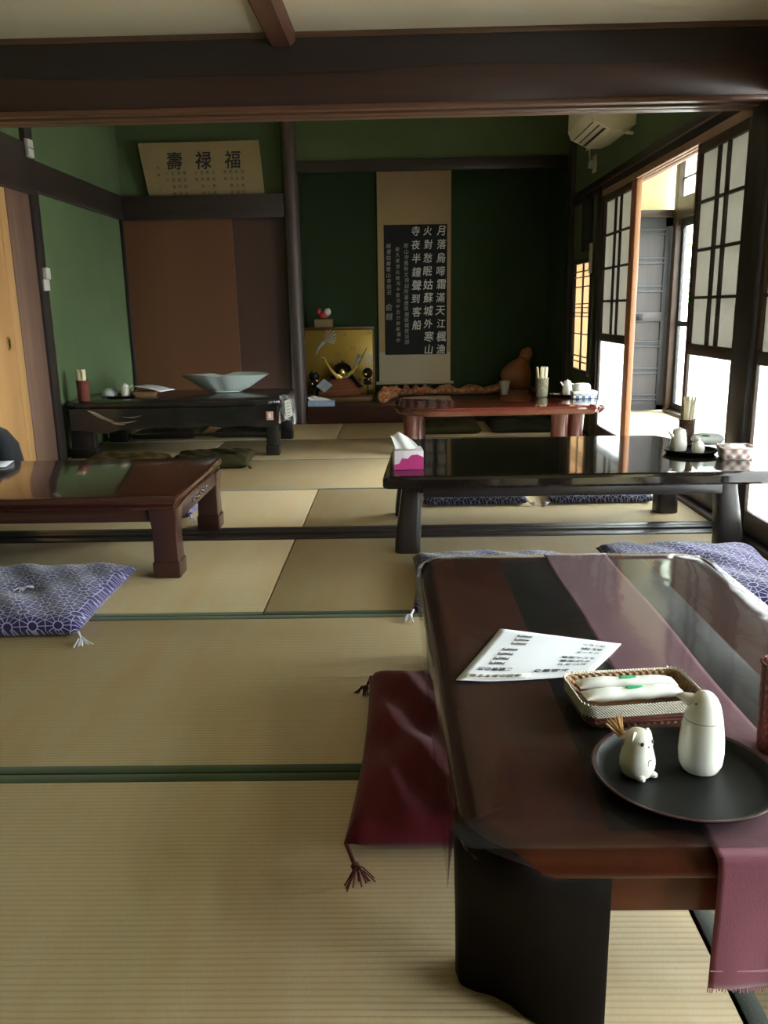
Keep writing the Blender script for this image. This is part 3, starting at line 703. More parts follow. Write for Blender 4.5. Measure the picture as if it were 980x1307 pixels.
# ------------------------------------------------------------------ cushions
def cushion(label, loc, hx, hy, h, mat, rz=0, tassels=None, tie=None, seed=0, group=None, tcol='thread', sag=.05, wk=1):
    a = thing('floor_cushion', label, 'cushion', loc, rz, group); rnd = random.Random(seed)
    n = 34; ph = [rnd.uniform(0, 6) for _ in range(6)]
    def prof(u, v):
        e = max(0.0, (1-abs(u)**4.5)*(1-abs(v)**4.5)); return e ** .36
    def pos(u, v, top):
        ins = 1 - .05*(1 - v*v)*abs(u)**6; ins2 = 1 - .05*(1-u*u)*abs(v)**6
        x = u*hx*ins; y = v*hy*ins2; t_ = prof(u, v)
        wr = .006*math.sin(u*7+ph[0])*math.sin(v*6+ph[1]) + wk*.004*math.sin(u*13+v*9+ph[2]) + (wk-1)*.003*(math.sin(u*5-v*11+ph[3])+math.sin(u*19+v*4+ph[4])*abs(v))
        if top: z = h*.36 + h*.64*t_ + wr*t_ - sag*h*math.exp(-(u*u+v*v)*14)*4
        else: z = h*.36 - h*.36*min(1, t_*1.5)
        return (x, y, max(z, 0.0))
    b = MB(); b.grid(lambda p, q: pos(2*p-1, 2*q-1, True), n, n); b.grid(lambda p, q: pos(2*p-1, 2*q-1, False), n, n)
    o = b.build('cover', M[mat], a, angle=60, uvs=lambda co: (co.x*.92 + co.z*.2, co.y*.92 + co.z*.6))
    bm = bmesh.new(); bm.from_mesh(o.data); bmesh.ops.remove_doubles(bm, verts=bm.verts[:], dist=.0004); bmesh.ops.recalc_face_normals(bm, faces=bm.faces[:]); bm.to_mesh(bm and o.data); bm.free()
    if tie:
        b = MB(); z = h*.93 - sag*h*3.4
        for k in range(5):
            an = rnd.uniform(0, 6); b.tube([(0, 0, z), (.012*math.cos(an), .012*math.sin(an), z+.012), (.035*math.cos(an), .035*math.sin(an), z+.006)], .0022, 5)
        b.build('centre_tie', M[tcol], a)
    for sx, sy, L_, dx, dy in (tassels or []):
        b = MB(); x, y, z = sx*hx*.985, sy*hy*.985, h*.34
        b.tube([(x, y, z), (x+dx*.3, y+dy*.3, z*.7), (x+dx*.55, y+dy*.55, .012)], .004, 6); b.ball((x+dx*.6, y+dy*.6, .012), .009, n=8)
        for k in range(14):
            w = rnd.uniform(-.5, .5); c_ = rnd.uniform(.6, 1)
            b.tube([(x+dx*.6, y+dy*.6, .012), (x+dx*(.6+.3*c_)-dy*w*.3, y+dy*(.6+.3*c_)+dx*w*.3, .014+rnd.uniform(0, .01)), (x+dx*(.6+.6*c_)-dy*w*.9, y+dy*(.6+.6*c_)+dx*w*.9, .004)], .0016, 4)
        b.build('tassel', M[tcol], a)
    return a
G = 'purple hemp-leaf floor cushions'
cushion('purple hemp-leaf cushion alone on the tatami in front of the rosewood table', (-1.335, 2.77, .001), .31, .33, .075, 'asa', math.radians(1), [(1, -1, .05, .035, -.06)], True, 1)
cushion('purple hemp-leaf cushion between the vinyl-covered table and the black table leg', (.345, 2.90, .001), .30, .30, .075, 'asa', math.radians(-1), [(-1, -1, .05, -.02, -.05)], False, 2)
cushion('purple hemp-leaf cushion beside the glass screens, partly white with daylight', (1.10, 2.95, .001), .31, .34, .075, 'asa', math.radians(-3), None, False, 3)
cushion('shaded purple cushion under the black table, below the pink tissue box side', (.40, 4.46, .001), .275, .28, .06, 'asa_shade', 0, [(1, -1, .05, .03, -.02)], False, 4)
cushion('shaded purple cushion under the black table, below the round tray side', (1.05, 4.46, .001), .275, .28, .06, 'asa_shade', 0, [(-1, -1, .05, -.03, -.02)], False, 5)
cushion('purple cushion glimpsed past the carved rail of the rosewood table', (-1.31, 4.26, .001), .28, .28, .075, 'asa', 0, [(1, -1, .05, .02, -.06)], False, 6)
cushion('crimson satin cushion with tassels beside the vinyl-covered table', (.165, 1.71, .001), .265, .365, .085, 'crimson', math.radians(-2), [(-1, -1, .08, .035, -.075), (-1, 1, .06, -.02, -.05)], False, 7, tcol='crimson_t', wk=2)
cushion('gold olive brocade cushion before the weathered black table, corner near the post', (-1.88, 5.52, .001), .27, .27, .06, 'olive_gold', 0, None, True, 8, tcol='olive')
cushion('olive velvet cushion before the weathered black table, by its stickered leg', (-1.27, 5.58, .001), .275, .26, .07, 'olive', math.radians(3), [(1, -1, .03, .02, -.02)], True, 9, tcol='olive')
cushion('dark olive cushion behind the weathered black table, near the green wall', (-1.93, 7.0, .001), .27, .27, .06, 'olive_dark', 0, None, False, 10)
cushion('dark olive cushion behind the weathered black table, near the alcove post', (-1.26, 7.0, .001), .27, .27, .06, 'olive_dark', 0, None, False, 11)
cushion('olive cushion under the red table, close to its round-ended leg', (.42, 6.98, .001), .27, .28, .085, 'olive', 0, None, True, 12, tcol='olive_dark')
cushion('dark olive cushion under the red table, close to the window side legs', (1.04, 6.99, .001), .28, .28, .085, 'olive_dark', 0, None, True, 13, tcol='olive')

# ------------------------------------------------------------------ vinyl-covered table
HX, HY, HT = .41, .69, .297
T1 = thing('low_table', 'red-brown lacquered low table with a mauve runner and clear vinyl cover', 'table', (.47, 1.64, 0))
rad = .085
def warp(p):
    x, y, z = p
    k = max(0, min(1, (-.16-x)/.2)); k = k*k*(3-2*k)
    return (x + (.024*k*((-.15-y)/.54)**1.6 if y < -.15 else 0), y, z)
ringz = [(.045, .255), (.012, .257), (.002, .264), (0, .272), (.004, .281), (.012, .287), (.016, .289), (.022, .294), (.032, .297), (.046, .296), (.05, .2955), (.058, .2955), (.09, .2955)]
b = MB(); b.loft([[warp(p) for p in rrect(HX-i, HY-i, max(.02, rad-i*.6), z, 8)] for i, z in ringz]); b.build('tabletop', M['t_rim'], T1, angle=50)
b = MB(); b.box(-.185, .225, -HY+.06, HY-.06, .29, .2962, .0006); b.build('centre_panel', M['t_centre'], T1)
for nm, r_ in (('apron', (-.24, .24, -HY+.022, -HY+.045)), ('apron', (-.24, .24, HY-.045, HY-.022)), ('apron', (-HX+.022, -HX+.045, -.5, .5)), ('apron', (HX-.045, HX-.022, -.5, .5))):
    b = MB(); b.box(*r_, .196, .256, .004); b.build(nm, M['t_rim_x'], T1)
def sleg(sx, sy):
    bot = [(.018, .150), (.014, .125), (.018, .105), (.036, .093), (.062, .084), (.085, .066), (.11, .040), (.135, .024), (.165, .014), (.21, .008), (.217, .012), (.217, .05), (.19, .06), (.165, .075), (.14, .10), (.11, .125), (.07, .15), (.03, .16)]
    top = [(.001, .150), (-.003, .118), (-.001, .085), (.008, .048), (.028, .018), (.052, .003), (.082, -.003), (.112, -.003), (.155, .006), (.21, .012), (.217, .016), (.217, .05), (.19, .06), (.165, .075), (.14, .10), (.11, .125), (.07, .15), (.03, .16)]
    zt = [.278, .283, .288, .2915, .2925, .291, .284, .268, .258, .258, .258, .258, .258, .258, .258, .258, .258, .27]
    rings = []
    for f, s_, ins in ((0, 0, .004), (.02, 0, 0), (.2, .05, 0), (.45, .3, 0), (.68, .7, 0), (.85, .95, 0), (.975, 1, 0), (1, 1, .004), (1, 1, .02), (.985, 1, .05)):
        ring = []
        for (x0, y0), (x1, y1), z in zip(bot, top, zt):
            x, y = x0+(x1-x0)*s_, y0+(y1-y0)*s_
            d = Vector((.11-x, .075-y)); L_ = d.length; d = d/L_*min(ins, L_*.9) if L_ else d
            q = (sx*(HX - x - d.x), sy*(HY - y - d.y), z*f); w_ = warp(q); ring.append((q[0]+(w_[0]-q[0])*(.15+.85*s_), q[1], q[2]))
        rings.append(ring)
    b = MB(); b.loft(rings); return b.build('leg', M['t_leg'], T1, angle=45)
for sx in (-1, 1):
    for sy in (-1, 1): sleg(sx, sy)
# clear vinyl cover
def vin():
    rings = []; n = 14
    def drop(x, y):
        d = .012
        if x < -.30: d += (.035 + .015*math.sin(y*5)) * min(1, (-.30-x)/.1)
        if x < -.30 and y < -.35: d += .075*min(1, (-.35-y)/.3)
        if y < -.612: d = .004
        if y > .6: d += .012
        if x > .3: d += .03
        return d
    for i, k in ((.10, 0), (.03, 0), (.004, .05), (-.008, .25), (-.013, .6), (-.017, 1)):
        ring = []
        for x, y, z in rrect(HX-i, HY-i, max(.03, rad-i*.6), 0, n):
            dd = drop(x, y); fr = (y < -.612)
            if fr: 
                y = max(y, -HY+.016); ring.append(warp((x, y, .3006 - k*.0008)))
            else: ring.append(warp((x, y, .3006 - dd*k - (.0012 if k else 0))))
        rings.append(ring)
    m = MB(); m.loft(rings[::-1], cap=False); n_ = len(rings[0]); o_ = m.add(rings[0], [tuple(range(n_))])
    return m
o_ = vin().build('vinyl_cover', M['vinyl'], angle=60); o_.location = (.47, 1.64, .0004); tag(o_, 'clear vinyl cover draped over the lacquered table with the runner', 'table cover')
# runner
T = thing('table_runner', 'mauve cloth runner lying along the lacquered table and hanging off its front', 'table runner', (.51, 1.64, 0))
path = [(.685, .2985)] + [(.6 - k*.06, .2985) for k in range(22)] + [(-.675, .2985), (-.690, .2978), (-.6975, .293), (-.7005, .28), (-.7015, .255), (-.7005, .22), (-.6995, .18), (-.6985, .14), (-.698, .10)]
def rfn(u, v):
    k = v*(len(path)-1); i = min(int(k), len(path)-2); f = k - i; y = path[i][0]*(1-f) + path[i+1][0]*f; z = path[i][1]*(1-f) + path[i+1][1]*f
    x = -.09 + .18*u - (.012*(1-u) if y < -.6 else 0) + .003*math.sin(y*9)
    if z < .27: y -= .002*math.sin(u*11)*(.27-z)/.17; 
    return (x, y, z)
b = MB(); b.grid(rfn, 20, 110); o_ = b.build('cloth', M['runner'], T, angle=70); md = o_.modifiers.new('thickness', 'SOLIDIFY'); md.thickness = .0011; md.offset = 0
b = MB(); rnd = random.Random(5)
for k in range(70):
    x = -.102 + .192*k/69; b.tube([(x, -.698, .101), (x+rnd.uniform(-.002, .002), -.6985, .096-rnd.uniform(0, .004))], .0009, 4)
b.build('fringe', M['fringe'], T)
MB().box(-.101, .089, -.7003, -.6968, .1275, .1290).build('hem_line', M['fringe'], T)

VZ = .3015
# menu sheet: four corners measured on the table
Q = [(.222, 1.738), (.466, 1.643), (.364, 1.482), (.104, 1.468)]
def sheet(u, v, dz=0):     # u 0..1 along the far edge, v 0..1 toward the viewer
    x = (Q[0][0]*(1-u)+Q[1][0]*u)*(1-v) + (Q[3][0]*(1-u)+Q[2][0]*u)*v; y = (Q[0][1]*(1-u)+Q[1][1]*u)*(1-v) + (Q[3][1]*(1-u)+Q[2][1]*u)*v
    z = VZ + .002 + .010*max(0, u-.6)**2*4*(v) + .004*max(0, .25-u)*4*(v**2) + .003*math.sin(u*5)*math.sin(v*4)*.5
    return (x, y, z + dz)
a = thing('menu_sheet', 'white handwritten menu sheet lying on the vinyl-covered table', 'menu')
b = MB(); b.grid(lambda u, v: sheet(u, v), 16, 16); o_ = b.build('paper', M['sheet'], a); md = o_.modifiers.new('thickness', 'SOLIDIFY'); md.thickness = .0006
b = MB()
def tfn(u, v): return sheet(u, v, .0011)
def row(txt, uc, vc, w, h):   # upside down for the viewer: reads from the far side
    vs, fs = text_geo(txt); wid = max(v.x for v in vs) - min(v.x for v in vs)
    for dx, dz in ((-.012, .0011), (.012, .0016)): b.add([sheet(uc - (v.x/wid+dx)*w, vc + v.y*h*1.25, dz) for v in vs], fs)
for k, (p, n_) in enumerate((('300円', 'コーヒー'), ('400円', '紅茶'), ('300円', 'ジュース'))):
    row(p, .25, .12+.085*k, .12, .046); row(n_, .82, .15+.10*k, .17, .046)
for k, (p, n_) in enumerate((('600円', 'うどん定食'), ('700円', 'そば定食'), ('700円', 'おにぎり'), ('700円', 'カレー'))):
    row(p, .22-.005*k, .42+.09*k, .12, .048); 
    if k < 3: row(n_, .78, .50+.09*k, .26-.02*k, .046)
row('ご飲食の方', .22, .80, .26, .055); row('お品書き', .66, .83, .26, .06)
b.build('handwriting', M['ink'], a)
b = MB(); b.box(0, 1, 0, 1, 0, 1); b = MB()
def strip(u, v): return sheet(.02 + u*.50, .885 + v*.085, .0018)
b.grid(strip, 8, 2); o_ = b.build('pasted_slip', M['sticker_white'], a); md = o_.modifiers.new('thickness', 'SOLIDIFY'); md.thickness = .0005
b = MB(); row('本日のおすすめ', .27, .93, .38, .05); 
vs = b.v[:]; b.v = [(x, y, z+.0012) for x, y, z in vs]
for u0, u1, v0, v1 in ((.05, .055, .895, .965), (.50, .505, .895, .965)): b.add([sheet(u0, v0, .0025), sheet(u1, v0, .0025), sheet(u1, v1, .0025), sheet(u0, v1, .0025)], [(0, 1, 2, 3)])
b.build('slip_lettering', M['ink'], a)

# basket of wrapped towels
a = thing('towel_basket', 'tan woven basket with cream lace rim on the vinyl-covered table', 'basket', (.408, 1.350, VZ), math.radians(6))
def tray_rings(hx, hy, r, zs): return [rrect(hx*s, hy*s, r*s, z, 6) for s, z in zs]
b = MB(); b.loft(tray_rings(.108, .066, .022, [(.86, 0), (.9, .004), (.96, .03), (1, .044), (.975, .044), (.935, .03), (.87, .006)]), cap=True)
b.build('body', M['weave_tan'], a, uvs=lambda co: (math.atan2(co.y*1.6, co.x)*.12, co.z*.9))
b = MB(); n_ = 7
ring = rrect(.109, .067, .022, .031, 6)
for lev, off in (('o', 1.0), ('i', 0)): pass
def scal(z, k, out): return [(x*(1+out), y*(1+out), z + k*.0025*math.sin(i*PI/1.5)) for i, (x, y, _) in enumerate(rrect(.109, .067, .022, 0, 14))]
b.loft([scal(.026, 1, .0), scal(.036, 0, .006), scal(.046, 0, .02), scal(.0485, 1, .012), scal(.046, 0, -.012), scal(.038, 0, -.02)], cap=False)
b.build('lace_trim', M['lace'], a, uvs=lambda co: (math.atan2(co.y*1.6, co.x)*.12, co.z))
b = MB()
for z in (.012, .019): b.tube([(x*(.93+z*2), y*(.93+z*2), z + .0015*math.sin(i*1.9)) for i, (x, y, _) in enumerate(rrect(.107, .065, .022, 0, 14))] + [(.107*(.93+z*2), .043*(.93+z*2), z)], .0028, 5)
b.build('twisted_strands', M['weave_red'], a)
def towel(label, loc, rz):
    a = thing('wrapped_towel', label, 'towel', loc, rz); rings = []
    for k in range(23):
        u = -1 + 2*k/22; e = abs(u); w = .0165 if e < .82 else .0165 + (e-.82)*.012; h = .011*(1 - max(0, (e-.72)/.28)**1.5*.93)
        rings.append([(u*.088, math.cos(t_)*w*(1+.05*math.sin(9*u)), .0115 + math.sin(t_)*h*(1+.08*math.sin(13*u+t_))) for t_ in [2*PI*q/14 for q in range(14)]])
    MB().loft(rings).build('wrapper', M['wrap'], a, angle=60)
    b = MB(); top = [(0.0+math.cos(t_)*.014*(1+.25*math.cos(3*t_)), math.sin(t_)*.006) for t_ in [2*PI*q/20 for q in range(20)]]
    b.loft([[(x, y, .0232 - (y/.0165)**2*.006 + dz) for x, y in top] for dz in (-.0015, .0006)]); b.build('leaf_print', M['green_mark'], a)
    return a
towel('wrapped hand towel in the lace basket, resting against its far wall', (.405, 1.382, VZ+.026), math.radians(3))
towel('wrapped hand towel in the lace basket, lying toward the bird-shaped pot', (.404, 1.337, VZ+.028), math.radians(7))

def round_tray(label, loc, r, body='lacq', rim='lacq_red', h=.018):
    a = thing('serving_tray', label, 'tray', loc)
    b = MB(); b.lathe([(r*.80, 0), (r*.86, .002), (r*.93, h*.45), (r*.965, h*.8), (r*.945, h*.82), (r*.90, h*.45), (r*.84, h*.32), (.001, h*.30)], 56); b.build('dish', M[body], a)
    b = MB(); b.lathe([(r*.962, h*.72), (r*.995, h*.86), (r, h*.95), (r*.985, h), (r*.955, h*.92), (r*.95, h*.78)], 56, cap=False); b.build('rim', M[rim], a)
    return a
round_tray('large round black tray with red-brown rim under the bird-shaped pot', (.425, 1.130, VZ), .137)
TZ = VZ + .0056
# bird-shaped soy pot
a = thing('soy_sauce_pot', 'tall white bird-shaped soy sauce pot on the large round tray', 'soy sauce pot', (.456, 1.150, TZ), math.radians(-15))
prof = [(.02, 0), (.027, .001), (.032, .012), (.0335, .03), (.0328, .05), (.0305, .07), (.0275, .088), (.0258, .097), (.0228, .108), (.0182, .117), (.0122, .1235), (.006, .1268), (.0005, .1275)]
b = MB(); b.lathe(prof, 32); b.build('body', M['ceramic'], a)
b = MB(); b.lathe([(.0283, .0838), (.02855, .0846), (.0281, .0854)], 32, cap=False); b.build('lid_seam', plain('seam_grey', '#9a988e', .5), a)
b = MB(); b.tube([(-.012, 0, .108), (-.024, 0, .113), (-.034, 0, .1165), (-.041, 0, .116)], [.013, .0095, .006, .0022], 12); b.build('beak_spout', M['ceramic'], a)
for s in (-1, 1): MB().ball((-.0135, s*.0155, .1125), .0016, n=8).build('eye', M['ink'], a)
# cat toothpick holder
a = thing('toothpick_holder', 'small white ceramic cat holding toothpicks on the large round tray', 'toothpick holder', (.356, 1.137, TZ), math.radians(28))
b = MB(); b.lathe([(.017, 0), (.0225, .002), (.0265, .014), (.0265, .026), (.023, .040), (.021, .047), (.0215, .054), (.0195, .063), (.013, .070), (.004, .073), (.0005, .0732)], 28); b.build('body', M['ceramic'], a)
for s in (-1, 1):
    b = MB(); b.loft([[(s*.013+dx*k, -.004+dy*k*.6, z) for dx, dy in ((-.007, -.006), (.007, -.006), (.007, .006), (-.007, .006))] for k, z in ((1, .060), (.7, .068), (.25, .0735))]); b.build('ear', M['ceramic'], a)
    b = MB(); b.ball((s*.0095, -.0178, .0585), .0034, .002, .0034, 10); b.build('eye', M['ink'], a)
    b = MB(); b.ball((s*.012, -.021, .005), .007, .008, .005, 10); b.build('paw', M['ceramic'], a)
b = MB(); b.ball((0, -.0208, .0535), .0022, .0015, .0016, 8); b.build('nose', M['ink'], a)
b = MB(); b.tube([(.0045*math.cos(t_)+.001, -.0258 + .0012*abs(math.sin(t_)), .026+.0075*math.sin(t_)) for t_ in [PI*.3+.28*k for k in range(20)]], .0007, 5); b.build('painted_swirl', M['ink'], a)
b = MB(); b.tube([(.02, .006, .010), (.028, .002, .008), (.031, -.006, .009)], [.005, .005, .003], 8); b.build('tail', M['ceramic'], a)
b = MB(); b.tube([(-.010, .012, .052), (-.0145, .0145, .060)], [.007, .0085], 12, cap=True); b.build('pick_opening', M['ceramic'], a)
rnd = random.Random(9)
base = MB(); base.tube([(0, 0, 0), (0, 0, .034), (0, 0, .039)], [.0016, .0016, .0005], 6)
tp = None
for k in range(9):
    if tp is None: tp = base.build('toothpick', M['pick']); oo = tp
    else: oo = tp.copy(); COL.objects.link(oo)
    tag(oo, 'wooden toothpick fanning out of the white cat holder', 'toothpick', 'toothpicks in the cat holder')
    oo.location = (.3385 + rnd.uniform(-.003, .003), 1.148 + rnd.uniform(-.003, .003), TZ+.050); oo.rotation_euler = (rnd.uniform(-.45, .1), -.45 + .085*(k-4) + rnd.uniform(-.06, .06), 0)

def holder(label, loc, r, h, mat, feet=False, us=.05):
    a = thing('chopstick_holder', label, 'chopstick holder', loc)
    b = MB(); b.lathe([(r*.86, 0), (r*.9, .003), (r*.96, h*.3), (r, h*.97), (r*1.03, h*.985), (r*1.02, h), (r*.92, h), (r*.88, h*.5), (r*.84, .008)], 28)
    b.build('woven_body', M[mat], a, uvs=lambda co: (math.atan2(co.y, co.x)*us, co.z))
    b = MB(); b.tube([(math.cos(2*PI*k/28)*r*1.01, math.sin(2*PI*k/28)*r*1.01, h) for k in range(29)], r*.07, 6); b.build('rim_band', M[mat], a, uvs=lambda co: (math.atan2(co.y, co.x)*us, co.z))
    if feet: 
        b = MB(); b.lathe([(r*.9, 0), (r*1.08, .002), (r*1.08, .010), (r*.93, .014)], 28, cap=False); b.build('foot_ring', M[mat], a, uvs=lambda co: (math.atan2(co.y, co.x)*us, co.z))
    return a
def sticks(loc, r, h0, L_, n, label, group, seed, wd=.0075):
    rnd = random.Random(seed); b = MB(); b.box(-wd, wd, -wd*.4, wd*.4, 0, L_, .0012); b.box(-wd*.55, wd*.55, -wd*.45, wd*.45, L_-.002, L_+.012, .001)
    b.build
    first = None
    for k in range(n):
        if first is None: oo = first = b.build('chopsticks', M['sleeve'])
        else: oo = first.copy(); COL.objects.link(oo)
        tag(oo, label, 'chopsticks', group); an = 2*PI*k/n + rnd.uniform(-.2, .2); rr = r*.62
        oo.location = (loc[0] + math.cos(an)*rr, loc[1] + math.sin(an)*rr, loc[2] + .012); oo.rotation_euler = (-math.sin(an)*rnd.uniform(.03, .13), math.cos(an)*rnd.uniform(.03, .13), an + PI/2)
holder('red-brown woven chopstick holder on the vinyl-covered table, cut by the frame', (.604, 1.212, VZ), .036, .148, 'weave_red')
sticks((.604, 1.212, VZ), .030, 0, .205, 6, 'paper-sleeved chopsticks in the red-brown holder on the vinyl-covered table', 'chopsticks on the vinyl-covered table', 20, .005)

# ------------------------------------------------------------------ black table with the pink tissue box
T2 = thing('low_table', 'long glossy black low table with tapered legs beside the glass screens', 'table', (.70, 3.69, 0))
b = MB()
out = [(-.765, -.49), (.775, -.50), (.775, .10), (.60, .485), (-.715, .49)]
def tring(i, z, pts):
    # inset a convex outline and round it slightly
    n_ = len(pts); res = []
    for k in range(n_):
        p0, p1, p2 = Vector(pts[k-1]), Vector(pts[k]), Vector(pts[(k+1) % n_])
        d0 = (p0-p1).normalized(); d2 = (p2-p1).normalized(); bis = (d0 + d2).normalized(); sn = max(.4, abs(d0.cross(d2)) if hasattr(d0.cross(d2), '__abs__') else 1)
        c_ = p1 + bis*(i*1.35); r_ = .03
        for f in (0, .25, .5, .75, 1):
            q = (c_ + d0*r_)*(1-f)**2 + c_*2*f*(1-f) + (c_ + d2*r_)*f*f
            res.append((q.x, q.y, z))
    return res
b.loft([tring(i, z, out) for i, z in ((.02, .306), (.006, .309), (0, .318), (0, .345), (.004, .355), (.012, .360), (.02, .3602), (.05, .3602))]); b.build('tabletop', M['blk_top'], T2, angle=16)
for r_ in ((-.60, .60, -.42, -.385), (-.58, .5, .36, .39)): MB().box(*r_, .256, .306, .006).build('apron', M['blk_leg'], T2)
for x_ in (-.62, .56): MB().box(x_, x_+.03, -.36, .34, .262, .306, .005).build('side_rail', M['blk_top'], T2)
def taper_leg(x, y, w0, w1, zt, parent, mat, lean=.0, n=4, name='leg', bev=.3):
    rings = []
    for z, s in ((0, 0), (.004, .02), (zt*.15, .06), (zt*.5, .5), (zt*.85, .95), (zt, 1)):
        w = w0 + (w1-w0)*s; ox = lean*(1-s)
        if z == 0: w *= .94
        rings.append([(px + x + ox, py + y, z) for px, py, _ in rrect(w, w*.9, w*bev, z, 3)])
    b = MB(); b.loft(rings); return b.build(name, M[mat], parent, angle=40)
for x, y, ln in ((-.645, -.30, -.02), (.655, -.30, .03), (-.645, .34, -.02), (.655, .33, .02)): taper_leg(x if y < 0 or x < 0 else .60, y, .055, .042, .308, T2, 'blk_leg', ln, bev=.45)
# things on it
tb = tissue_box('tissue_box', 'magenta and white tissue box with a tissue pulled up on the black table', (.04, 3.39, .3605), math.radians(4), 'pinkpale', None)
b = MB(); outl = [(-.0605, 0), (.0605, 0), (.0605, .05), (.035, .062), (.01, .06), (-.005, .045), (-.028, .048), (-.04, .026), (-.06, .022)]
b.loft([[(x, y, z+.001) for x, z in outl] for y in (-.0562, -.054)]); b.build('magenta_print', M['pink'], tb, smooth=False)
round_tray('round black tray with white pots near the window end of the black table', (1.285, 3.62, .3605), .115, 'lacq', 'lacq', .02)
def pot(label, loc, r, h, rz, spout=True, handle=False, lid=True, cat='soy sauce pot', name='soy_sauce_pot'):
    a = thing(name, label, cat, loc, rz)
    b = MB(); b.lathe([(r*.8, 0), (r*.95, h*.03), (r, h*.25), (r*.9, h*.6), (r*.74, h*.82), (r*.70, h*.86)], 26); b.build('body', M['ceramic'], a)
    if lid:
        b = MB(); b.lathe([(r*.76, h*.855), (r*.7, h*.9), (r*.4, h*.95), (r*.12, h*.965), (r*.14, h*.985), (r*.12, h), (.001, h*1.01)], 20); b.build('lid', M['ceramic'], a)
    if spout:
        b = MB(); b.tube([(-r*.7, 0, h*.58), (-r*1.15, 0, h*.72), (-r*1.45, 0, h*.84), (-r*1.6, 0, h*.85)], [r*.24, r*.18, r*.13, r*.1], 10); b.build('spout', M['ceramic'], a)
    if handle:
        b = MB(); b.tube([(r*.8, 0, h*.75), (r*1.25, 0, h*.72), (r*1.35, 0, h*.5), (r*.92, 0, h*.28)], r*.11, 8); b.build('handle', M['ceramic'], a)
    return a
pot('white tapered soy sauce pot on the round tray of the black table', (1.243, 3.655, .367), .036, .105, .3, True, False)
a = thing('toothpick_pot', 'small round white toothpick pot before the soy pot on the black table', 'toothpick pot', (1.305, 3.585, .367))
b = MB(); b.lathe([(.018, 0), (.025, .004), (.028, .022), (.024, .04), (.014, .052), (.008, .056), (.009, .061), (.004, .065), (.0005, .066)], 24); b.build('body', M['ceramic'], a)
b = MB(); b.ball((-.02, -.012, .03), .004, n=8); b.build('knob', M['ceramic'], a)
a = thing('wrapped_towel', 'puffy white wrapped towel with a green leaf by the woven holder, black table', 'towel', (1.385, 3.70, .3805), math.radians(-12))
rings = []
for k in range(17):
    u = -1 + 2*k/16; s = math.sqrt(max(.02, 1-abs(u)**3)); rings.append([(u*.07, math.cos(t_)*.035*s, .03+math.sin(t_)*.028*s) for t_ in [2*PI*q/14 for q in range(14)]])
MB().loft(rings).build('wrapper', M['wrap'], a)
b = MB(); b.ball((-.012, -.024, .047), .02, .008, .006, 12); b.build('leaf_print', M['green_mark'], a)
holder('brown openwork woven chopstick holder on the black table by the screens', (1.325, 3.80, .3605), .036, .125, 'weave_brown', True)
sticks((1.325, 3.80, .3605), .028, 0, .205, 9, 'paper-sleeved chopsticks in the brown openwork holder on the black table', 'chopsticks on the black table', 21)
a = thing('towel_basket', 'pink-brown banded basket at the window end of the black table', 'basket', (1.425, 3.49, .3605), math.radians(-8))
b = MB(); b.loft(tray_rings(.068, .055, .018, [(.8, 0), (.86, .004), (.95, .03), (1, .05), (.95, .05), (.9, .03), (.82, .006)])); b.build('body', M['weave_pink'], a, uvs=lambda co: (math.atan2(co.y, co.x)*.07, co.z))
b = MB(); b.tube([(x, y, .05) for x, y, _ in rrect(.068, .055, .018, 0, 5)] + [(.068, .037, .05)], .005, 6); b.build('rim', M['weave_pink'], a, uvs=lambda co: (math.atan2(co.y, co.x)*.07, co.z))
b = MB(); b.ball((0, 0, .046), .045, .028, .016, 14); tw = b.build('folded_towel', M['wrap']); tw.location = (1.425, 3.49, .3605); tag(tw, 'white towel lying in the pink-brown basket on the black table', 'towel')

# ------------------------------------------------------------------ rosewood table
T3 = thing('low_table', 'square-legged rosewood low table with a carved end rail', 'table', (-1.60, 3.47, 0))
hx, hy = .755, .43
b = MB(); b.loft([rrect(hx-i, hy-i, .008, z, 2) for i, z in ((.03, .272), (.012, .274), (.008, .284), (.014, .29), (.004, .298), (0, .305), (0, .318), (.004, .325), (.014, .328))]); b.build('tabletop', M['ros_top'], T3, angle=25)
for sx in (-1, 1):
    for sy in (-1, 1):
        b = MB(); 
        rings = []
        for z, w in ((0, .047), (.004, .052), (.062, .053), (.07, .048), (.16, .046), (.21, .048), (.24, .052), (.274, .054)):
            rings.append([(sx*(hx-.058)+x, sy*(hy-.062)+y, z) for x, y, _ in rrect(w, w, .005, z, 2)])
        b.loft(rings); b.build('leg', M['ros_leg'], T3, angle=25)
for sy in (-1, 1): MB().box(-hx+.11, hx-.11, sy*(hy-.03)-.011, sy*(hy-.03)+.011, .226, .274, .004).build('apron', M['ros_edge'], T3)
for sx in (-1, 1):
    b = MB(); b.box(sx*(hx-.022)-.011, sx*(hx-.022)+.011, -hy+.11, hy-.11, .216, .274, .004); o_ = b.build('end_rail', M['ros_edge'], T3)
    b = MB(); rnd = random.Random(3)
    for k in range(11): b.ball((sx*(hx-.010), -.13+.026*k, .246+.007*math.sin(k*1.3)), .006, .012+.004*rnd.random(), .009, 8)
    b.build('floral_carving', M['ros_edge'], o_)
a = thing('menu_sheet', 'white menu paper at the far edge of the rosewood table', 'menu', (-1.985, 3.80, .3285), math.radians(12))
b = MB(); b.grid(lambda u, v: (-.16+.32*u, -.11+.17*v, .001+.004*u*(1-u)), 6, 6); o_ = b.build('paper', M['sheet'], a); md = o_.modifiers.new('thickness', 'SOLIDIFY'); md.thickness = .0008
a = thing('shoulder_bag', 'black bag standing on the floor between the rosewood table and pine door', 'bag', (-2.105, 4.22, 0), math.radians(-8))
rings = []
